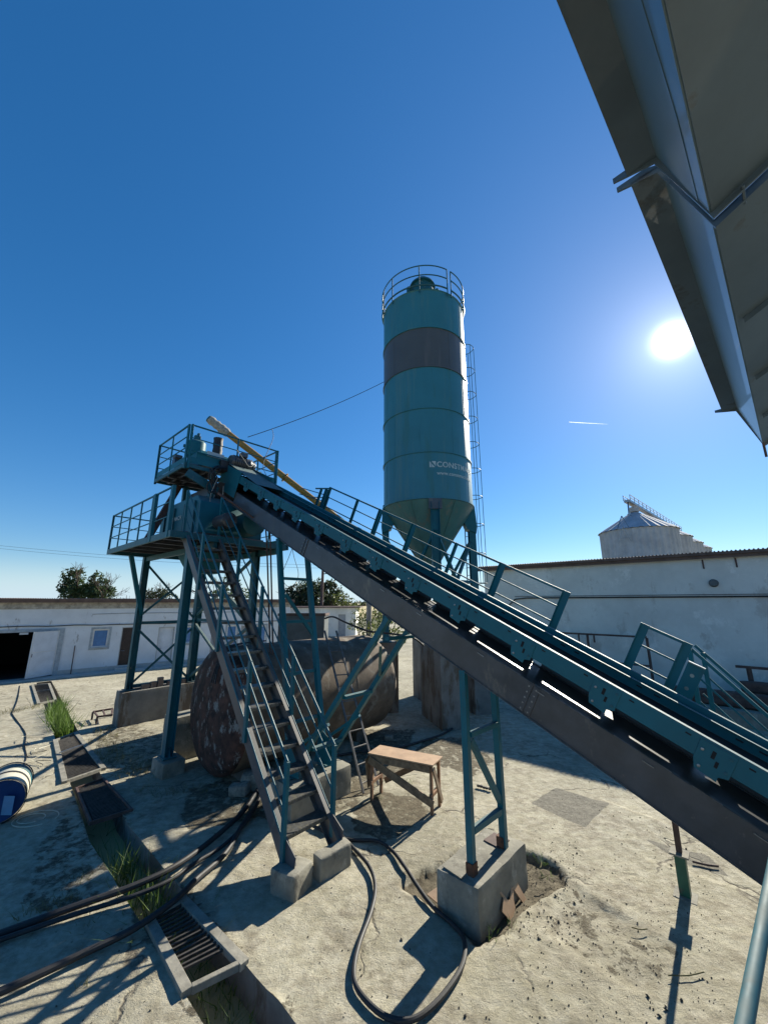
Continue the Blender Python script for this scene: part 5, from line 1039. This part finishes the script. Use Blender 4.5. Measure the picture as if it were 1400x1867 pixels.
# ================================================================== LYING DRUM
dr = thing('drum', 'blue and cream plastic drum lying on its side at the left edge', 'drum', gp(15, 1480))
gc = gp(2, 1500, 0); axd = Vector((-.59, .82, 0)).normalized(); c = Vector((-6.42, 7.36, .335))
segs = [(0, .345, .05, BLACK, 'rim'), (.05, .33, .34, CREAM, 'cream_band'), (.39, .34, .06, BLACK, 'hoop'), (.45, .33, .18, CREAM, 'cream_band'), (.63, .333, .22, TEALD, 'teal_band'), (.85, .345, .05, BLACK, 'rim')]
for t0, r_, ln, mm, nm in segs: mb = MB(); mb.lathe(c + axd * t0, axd, [(0, r_ - .01), (.008, r_), (ln - .008, r_), (ln, r_ - .01)], 40, cap=False); mb.build(nm, mm, dr)
mb = MB(); mb.lathe(c + axd * .04, axd, [(0, .32), (.01, 0)], 36, cap=False); mb.build('end_plate', BLUE, dr)
mb = MB(); mb.obox(c + axd * .038 + Vector((.15, 0, -.05)), Vector((.09, 0, 0)), axd * .002, ZX * .14); mb.build('end_reflection', BLUEL, dr)  # pale blue patch painted as a reflection on the drum end

# ================================================================== SMALL DEBRIS
ply = thing('plywood_offcut', 'zigzag plywood offcut leaning on the side of the large square footing', 'offcut', gp(930, 1680))
face = [(893, 1605), (923, 1641), (935, 1625), (932, 1597), (957, 1640), (958, 1646), (949, 1647), (934, 1624), (935, 1640), (938, 1655), (931, 1681), (914, 1666), (916, 1637)]
def onplane(u, v, p0, n): d_ = ray(u, v); t = (Vector(p0) - Vector((0, 0, EYE))).dot(n) / d_.dot(n); return Vector((0, 0, EYE)) + d_ * t
pn = (-AX * -1 - ZX * -.3); pn = (AX * -1 + ZX * .35).normalized()
p0 = gp(925, 1682, -.08)
A_ = [onplane(u, v, p0, pn) for u, v in [(893, 1605), (902, 1612), (924, 1641), (928, 1640), (932, 1597), (938, 1603), (957, 1638), (959, 1646), (953, 1648), (934, 1620), (935, 1642), (938, 1655), (931, 1681), (914, 1662), (916, 1637)]]
mb = MB(); mb.prism(A_, pn * .012); mb.build('sheet', PLY, ply)
pl2 = [gp(778, 1632, .02), gp(800, 1617, .05), gp(802, 1652, -.02)]; mb = MB(); mb.prism(pl2, (0, 0, .012)); one('plywood_offcut', PLY, mb, 'small plywood corner lying in the broken hole left of the square footing', 'offcut')
mb = MB(); c = gp(882, 1436, .03)
for k in range(5): mb.rough(c + Vector((-.10 + .05 * k, .05 - .03 * k, .01)), (.03, 0, 0), (0, .025, 0), (0, 0, .02), 2, .012, .01, k)
one('metal_scrap', BLACK, mb, 'small dark metal scrap lying behind the two legged support', 'scrap')
rk = thing('rusty_rack', 'small rusty ladder shaped frame on the ground left of the rear plinth', 'rack', gp(175, 1300))
r0, r1, r2, r3 = gp(170, 1298, .22), gp(206, 1292, .22), gp(206, 1303, .2), gp(178, 1307, .2)
for p, q in ((r0, r1), (r3, r2)): mb = MB(); mb.bar(p, q, .05, .05); mb.build('rail', RUSTP, rk)
for t_ in (.05, .5, .95): mb = MB(); mb.bar(r0.lerp(r1, t_), r3.lerp(r2, t_), .04, .03); mb.build('rung', RUSTP, rk)
for p in (r0, r3, r1): mb = MB(); mb.bar(p - ZX * .25, p, .04, .04); mb.build('foot', RUSTP, rk)
stn = [(470, 1420, .30, 'large angular concrete lump in the shade below the rusty tank'), (436, 1440, .18, 'low stone beside the large lump in the tank shade'), (505, 1478, .10, 'rough stone on the ground under the first stair treads'), (708, 1345, .12, 'stone propping the tank end beside the sunny spot')]
for k, (u, v, s_z, lb_) in enumerate(stn):
    c = gp(u, v, s_z * .4); mb = MB(); mb.rough(c, (s_z, 0, 0), (0, s_z * .7, 0), (0, 0, s_z * .6), 3, s_z * .2, s_z * .3, k * 7, 2.0); one('stone', STONE, mb, lb_, 'stone')
mb = MB()
for k in range(1000):
    if k < 350: u, v = RNG.uniform(960, 1320), RNG.uniform(1480, 1867)
    elif k < 700: u, v = RNG.uniform(880, 1060), RNG.uniform(1550, 1720)
    else: u, v = RNG.uniform(100, 1300), RNG.uniform(1400, 1867)
    p = gp(u, v); aa, bb = p.dot(AX), p.dot(BX)
    if 2.0 < bb < 3.0: continue
    s_z = RNG.choice([.006, .009, .013, .022], p=[.45, .35, .17, .03]); z = HZ(p.x, p.y); an = RNG.uniform(0, 3)
    e = Vector((math.cos(an), math.sin(an), .2)) * s_z; g2 = Vector((-math.sin(an), math.cos(an), 0)) * s_z * .7
    q = Vector((p.x, p.y, z + s_z * .3)); mb.add([q + e, q - e, q + g2, q - g2, q + ZX * s_z * .7, q - ZX * s_z * .5], [(0, 2, 4), (2, 1, 4), (1, 3, 4), (3, 0, 4), (2, 0, 5), (1, 2, 5), (3, 1, 5), (0, 3, 5)])
sb = mb.build('gravel', SOILC, None, angle=20); stuff(sb); tag(sb, 'scattered small dark stones and crumbs on the concrete yard', 'gravel')
for k, (u, v, an, ln) in enumerate(((1250, 1775, 5, .38), (1165, 1692, -8, .16), (985, 1577, 60, .14), (990, 1598, 20, .16), (1285, 1575, -20, .3))):
    p = gp(u, v, .03); e = Vector((math.cos(R(an)), math.sin(R(an)), 0)) * ln / 2; mb = MB(); mb.tube(smoothpath([p - e, p + Vector((0, -.02, 0)), p + e], 4), .006 if k < 4 else .014, 5)
    one('twig', (DRYG if k < 4 else RUSTP), mb, ['thin curved straw across the prop shadow at lower right', 'short straw left of the prop shadow', 'green straw in the broken hole behind the square footing', 'pale straw on the soil right of the square footing', 'dark bent rod lying beneath the conveyor at the right'][k], 'twig')

# ================================================================== OVERHEAD BIN AND NEAR HANDRAIL
OD = Vector((.724, .690, 0)).normalized(); OW = Vector((OD.y, -OD.x, 0)).normalized()
def O(s, w, z): return OD * s + OW * w + ZX * z
ov = thing('aggregate_bin', 'dark steel bin edge with V shaped underside hanging over the top right corner', 'bin', O(2, .6, 5.5))
secs = [(-4.0, 2.20), (2.26, 6.28)]
cs = [(-.275, 6.02), (-.275, 5.99), (-.13, 5.985), (.02, 5.46), (.95, 5.95), (1.9, 6.6), (2.2, 7.4), (2.2, 7.43), (-.2, 7.4)]
def seg(s0, s1, cross, m, nm, lab=None):
    mb = MB(); k = len(cross)
    for i in range(k - 1):
        (w0, z0), (w1, z1) = cross[i], cross[i + 1]
        dn = Vector((0, 0, 0)); e = O(0, w1, z1) - O(0, w0, z0); nn = e.cross(OD).normalized() * .006
        mb.add([O(s0, w0, z0) - nn, O(s1, w0, z0) - nn, O(s1, w1, z1) - nn, O(s0, w1, z1) - nn, O(s0, w0, z0) + nn, O(s1, w0, z0) + nn, O(s1, w1, z1) + nn, O(s0, w1, z1) + nn], [(0, 3, 2, 1), (4, 5, 6, 7), (0, 1, 5, 4), (1, 2, 6, 5), (2, 3, 7, 6), (3, 0, 4, 7)])
    return mb.build(nm, m, ov, smooth=False)
for i, (s0, s1) in enumerate(secs):
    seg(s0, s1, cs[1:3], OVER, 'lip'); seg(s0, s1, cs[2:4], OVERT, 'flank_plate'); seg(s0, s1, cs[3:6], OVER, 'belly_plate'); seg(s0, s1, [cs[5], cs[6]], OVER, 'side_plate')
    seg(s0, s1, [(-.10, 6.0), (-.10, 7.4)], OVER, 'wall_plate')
for s_e, t in ((2.20, -.012), (2.26, .012), (6.28, -.012)):
    mb = MB(); outer = [(-.345, 6.03), (-.345, 6.0), (-.15, 5.95), (.022, 5.42), (.96, 5.91), (1.92, 6.56)]; inner = [(1.9, 6.6), (.95, 5.955), (.02, 5.465), (-.12, 5.99), (-.2, 6.03)]
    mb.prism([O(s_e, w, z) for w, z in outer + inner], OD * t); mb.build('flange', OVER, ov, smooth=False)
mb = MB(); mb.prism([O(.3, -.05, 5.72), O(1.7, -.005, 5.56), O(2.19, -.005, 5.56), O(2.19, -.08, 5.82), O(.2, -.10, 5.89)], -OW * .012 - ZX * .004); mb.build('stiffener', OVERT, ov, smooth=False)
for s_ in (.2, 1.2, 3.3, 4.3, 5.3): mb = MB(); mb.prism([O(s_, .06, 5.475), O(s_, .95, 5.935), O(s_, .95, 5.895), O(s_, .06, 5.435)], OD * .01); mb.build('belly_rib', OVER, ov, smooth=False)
for s_ in (2.20, 6.27):
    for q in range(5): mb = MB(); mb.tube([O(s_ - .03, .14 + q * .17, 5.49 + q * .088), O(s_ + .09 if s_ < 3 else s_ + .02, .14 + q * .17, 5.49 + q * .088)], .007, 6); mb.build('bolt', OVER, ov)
mb = MB(); mb.tube([O(6.1, .02, 5.42), O(6.14, .02, 5.25)], .012, 8); mb.build('rod', RUSTP, ov)
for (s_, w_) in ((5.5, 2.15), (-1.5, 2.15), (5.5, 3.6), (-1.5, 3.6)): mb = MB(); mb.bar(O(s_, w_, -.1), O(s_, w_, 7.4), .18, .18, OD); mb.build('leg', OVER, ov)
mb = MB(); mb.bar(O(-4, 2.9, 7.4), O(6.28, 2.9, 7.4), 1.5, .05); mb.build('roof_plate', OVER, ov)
nh = thing('handrail', 'teal round steel handrail tube close to the viewer at the lower right corner', 'handrail', (1.0, .9, 2.2))
C0 = Vector((0, 0, EYE)); h0 = C0 + ray(1354, 1880) * 1.20; h1 = C0 + ray(1406, 1600) * 1.70; dh = (h1 - h0).normalized()
mb = MB(); mb.tube([h0 - dh * 1.9, h0, h1, h1 + dh * 1.6], .0225, 24); mb.build('tube', TEAL, nh)
for e in (h0 - dh * 1.8, h1 + dh * 1.5): mb = MB(); mb.tube([Vector((e.x, e.y, -.02)), e - ZX * .02], .02, 12); mb.build('post', TEAL, nh)

# ================================================================== POLES, TREES, WEEDS
pb_ = yp(672, 1135, 30); t = thing('power_pole', 'thick grey concrete pole standing behind the tank among green shrubs', 'pole', (pb_.x, 30, 0))
mb = MB(); mb.tube([(pb_.x, 30, -.3), (pb_.x + .05, 30, 7.5)], [.22, .17], 14); mb.build('shaft', POLEC, t)
pb2 = yp(588, 1060, 48); t = thing('power_pole', 'thin brown pole with small insulators rising over the dark bush', 'pole', (pb2.x, 48, 0))
mb = MB(); mb.tube([(pb2.x, 48, -.3), (pb2.x, 48, 9.6)], [.20, .15], 12); mb.build('shaft', RUSTP, t)
mb = MB(); mb.bar((pb2.x, 48, 7.0), (pb2.x + 1.3, 48, 7.1), .1, .1); mb.build('crossarm', DARK, t)
for k in range(3): mb = MB(); mb.lathe((pb2.x + .4 + k * .4, 48, 7.1), ZX, [(0, .09), (.35, .09), (.4, .04)], 8); mb.build('insulator', DARK, t)
def crown(mb, cpts, nleaf, sz_, seed):
    rg = np.random.default_rng(seed)
    for (cx, cy, cz, rx, rz) in cpts:
        n = int(nleaf * rx * rx * rz)
        for _ in range(n):
            v = rg.normal(size=3); v /= np.linalg.norm(v); rad = rg.uniform(.25, 1) ** .45 * (1 + .35 * mnoise.noise(Vector((v[0] * 2 + cx, v[1] * 2 + cy, v[2] * 2))))
            p = Vector((cx + v[0] * rx * rad, cy + v[1] * rx * rad, cz + v[2] * rz * rad))
            if mnoise.noise(p * 1.4 + Vector((seed, 0, 0))) < -.12: continue
            e = Vector(rg.normal(size=3)).normalized(); g2 = e.cross(Vector(rg.normal(size=3))).normalized(); s = sz_ * rg.uniform(.6, 1.4)
            k = len(mb.v); mb.v += [p - e * s, p + g2 * s * .45, p + e * s, p - g2 * s * .45]; mb.f.append((k, k + 1, k + 2, k + 3))
def limb(mb, p, d, ln, r, depth, rg):
    q = p + d * ln; mid = p.lerp(q, .5) + Vector(rg.normal(size=3)) * ln * .05; mb.tube([p, mid, q], [r, r * .85, r * .65], 6, cap=False)
    if depth:
        for _ in range(3): nd = (d + Vector(rg.normal(size=3)) * .45 + ZX * .15).normalized(); limb(mb, q if rg.random() > .3 else mid, nd, ln * .72, r * .6, depth - 1, rg)
def tree(base, h, cpts, m, lb_, seed, leaf=.16, dens=90, trunk=.16, group=None, cat='tree', nm='tree'):
    t = thing(nm, lb_, cat, base, group); mb = MB(); rg = np.random.default_rng(seed)
    limb(mb, Vector(base) - ZX * .3, ZX, h * .42, trunk, 4, rg); mb.build('trunk', BARK, t)
    mb = MB(); crown(mb, cpts, dens, leaf, seed); mb.build('crown', m, t, smooth=False, fixn=False)
def crownat(u, v, Y, rx, rz): p = yp(u, v, Y); return (p.x, p.y, p.z, rx, rz)
tree((-42.0, 55, 0), 8, [crownat(133, 1056, 55, 1.5, 1.5), crownat(128, 1074, 55, 1.5, 1.6), crownat(146, 1080, 55.3, 2.2, 1.3), crownat(137, 1042, 55, .8, .7)], LEAF, 'bushy green tree over the shed roof, taller left crown', 3, dens=330, leaf=.2)
tree((-39.0, 55, 0), 7, [crownat(177, 1062, 55, 1.25, 1.4), crownat(172, 1078, 55, 1.9, 1.3), crownat(188, 1082, 55, 1.6, 1.1), crownat(194, 1068, 55, .6, .8)], LEAF, 'lower rounded green tree over the shed roof, right beside the taller one', 4, dens=330, leaf=.2)
tree((-34.5, 55, 0), 5.5, [crownat(212, 1092, 55, 1.2, .6)], LEAF, 'thin bare twigged shrub over the shed roof right of the two trees', 5, dens=25)
tree((-28.5, 50, 0), 5.5, [crownat(284, 1084, 50, 1.5, .8), crownat(300, 1082, 50, .9, .6), crownat(272, 1090, 50, 1.1, .8), crownat(315, 1090, 50, .9, .6)], LEAFD, 'small dark bush showing over the shed roof behind the tower leg', 6, dens=260, leaf=.18)
tree((-19.5, 46, 0), 6.5, [crownat(420, 1065, 46, 1.2, 1.3), crownat(405, 1085, 46, 1.7, .9), crownat(440, 1085, 46, 1.4, .9)], LEAF, 'thin tree over the shed roof behind the staircase', 7, dens=140, leaf=.18)
tree((-11.5, 52, 0), 5.4, [crownat(535, 1086, 52, 1.7, 1.3), crownat(556, 1076, 52, 1.9, 1.3), crownat(578, 1078, 52, 2.1, 1.6), crownat(601, 1078, 52, 1.6, 1.5), crownat(602, 1068, 52, 1.1, .9), crownat(570, 1096, 52, 3.6, 1.6), crownat(615, 1092, 52, 1.4, 1.3)], LEAFD, 'wide dark thorny bush behind the small white outbuilding', 8, dens=300, leaf=.19)
tree((-6.5, 50, 0), 4.2, [crownat(622, 1094, 50, 1.4, .9), crownat(640, 1100, 50, 1.2, .7), crownat(602, 1100, 50, 1.2, .8)], LEAFY, 'pale yellow green bush right of the dark thorny bush', 9, dens=240, leaf=.15)
for i, (u, v, Y, rx, rz, lb_) in enumerate(((655, 1118, 36, .8, .7, 'sunny shrub between the outbuilding and the thick pole'), (690, 1130, 33, .7, .8, 'sunny shrub right of the thick pole'), (690, 1108, 38, .9, 1.0, 'green shrub behind the thick pole'), (665, 1142, 30, .9, .5, 'low sunny shrub at the foot of the thick pole'), (715, 1140, 27, .8, .6, 'low shrub under the conveyor right of the thick pole'))):
    c = crownat(u, v, Y, rx, rz); t = tree((c[0], c[1], 0), max(1, c[2]) * .8, [c, (c[0] + .4, c[1], c[2] - .6, rx, rz), (c[0] - .3, c[1] + .3, c[2] - 1.1, rx, rz * .9)], LEAFY if i != 2 else LEAF, lb_, 20 + i, leaf=.11, dens=500, trunk=.05, group='shrubs beyond the tank', cat='shrub', nm='shrub')
mb = MB(); crown(mb, [(-160 + 12 * k + RNG.uniform(-4, 4), 420 + RNG.uniform(-20, 20), 1.5, RNG.uniform(6, 9), RNG.uniform(2.0, 4.5)) for k in range(34)], 1.2, 1.6, 77)
w_ = mb.build('treeline', LEAFD, None, smooth=False, fixn=False); stuff(w_); tag(w_, 'far off line of dark trees on the horizon beyond the field', 'treeline')
def blades(name, spots, n, hgt, m, lb_, wd=.006, zf=None, spread=.12, cat='weeds', lean=.35):
    mb = MB(); rg = np.random.default_rng(hash(lb_) % 1000 if False else len(lb_))
    for (x, y, z, r) in spots:
        for _ in range(int(n * (r / .3) ** 1.5) + 6):
            an, rd = rg.uniform(0, 6.28), r * math.sqrt(rg.uniform(0, 1)); bx_, by = x + math.cos(an) * rd, y + math.sin(an) * rd
            h = hgt * rg.uniform(.35, 1.15); l_ = Vector((rg.normal() * lean, rg.normal() * lean, 0)) * h; w = wd * rg.uniform(.6, 1.4); t2 = rg.uniform(0, 3.14); s = Vector((math.cos(t2) * w, math.sin(t2) * w, 0))
            b = Vector((bx_, by, z)); m1 = b + ZX * h * .6 + l_ * .35; tp_ = b + ZX * h + l_ * rg.uniform(.8, 1.5); k = len(mb.v)
            mb.v += [b - s, b + s, m1 + s * .8, m1 - s * .8, tp_]; mb.f += [(k, k + 1, k + 2, k + 3), (k + 3, k + 2, k + 4)]
    o = mb.build(name, m, None, smooth=False, fixn=False); stuff(o); tag(o, lb_, cat); return o
def tr_spots(a0, a1, st, r): return [(*(L(a, float(tr_left(np.array(a))) + .28 + random.uniform(-.12, .12)))[:2], -TD, r) for a in np.arange(a0, a1, st)]
blades('weeds', tr_spots(15.0, 18.4, .14, .22), 90, .95, GRASS, 'bright green reeds filling the trench between the far grates', wd=.013, lean=.16)
blades('weeds', tr_spots(5.2, 7.6, .14, .26), 42, .74, GRASS, 'tall green weeds in the trench under the black hoses')
blades('weeds', tr_spots(3.2, 4.9, .12, .2), 40, .55, GRASS, 'green weeds in the trench at the bottom edge of the yard')
blades('weeds', tr_spots(7.6, 10.4, .3, .25), 18, .5, GRASS, 'short green weeds in the shaded trench beside the dark grate')
def px_spots(lst): return [(*(gp(u, v))[:2], -.01, r) for u, v, r in lst]
blades('dry_weeds', px_spots([(25, 1297, .25), (45, 1294, .3), (62, 1290, .3), (12, 1300, .2), (185, 1335, .25), (200, 1345, .25), (178, 1350, .3), (205, 1360, .35), (215, 1375, .35), (190, 1372, .3), (235, 1385, .3), (255, 1400, .35), (275, 1402, .3), (292, 1415, .25), (240, 1410, .3), (305, 1408, .2), (160, 1322, .2), (205, 1385, .3)]), 46, .17, DRYG, 'dry yellowish weeds on the slab edge beside the pale framed grate', wd=.004, lean=.8)
blades('dry_weeds', px_spots([(100, 1648, .18), (75, 1655, .14), (125, 1640, .14), (150, 1600, .16), (45, 1668, .1), (270, 1440, .25), (330, 1440, .25), (300, 1450, .25), (380, 1435, .25), (150, 1800, .06), (155, 1690, .12), (175, 1440, .12)]), 60, .10, DRYG, 'low dry grass tufts along the trench edge near the black hoses', wd=.003, lean=.9)
blades('dry_weeds', px_spots([(745, 1425, .12), (690, 1455, .10), (780, 1350, .2), (870, 1345, .2), (985, 1570, .10), (965, 1560, .08), (890, 1705, .12), (935, 1690, .08), (1000, 1600, .08), (720, 1190, .3), (1210, 1290, .3), (1020, 1250, .3)]), 34, .08, GRASS, 'tiny green tufts round the bench and the square footing', wd=.003, lean=.9)
# fallen leaves and dry litter
# contrail
p0, p1 = yp(1037, 769.5, 3000), yp(1108, 773.5, 3100); mb = MB(); mb.tube([p0, p0.lerp(p1, .3), p0.lerp(p1, .7), p1], [3.0, 3.4, 2.2, .3], 10)
cm = mat('contrail_vapour', (.9, .92, .95), 1.0, var=0); _n = cm.node_tree.nodes; _t = _n.new('ShaderNodeBsdfTranslucent'); _t.inputs[0].default_value = (.95, .97, 1, 1); cm.node_tree.links.new(_t.outputs[0], _n['Material Output'].inputs[0])
one('contrail', cm, mb, 'short white aircraft trail low in the sky left of the sun', 'contrail')
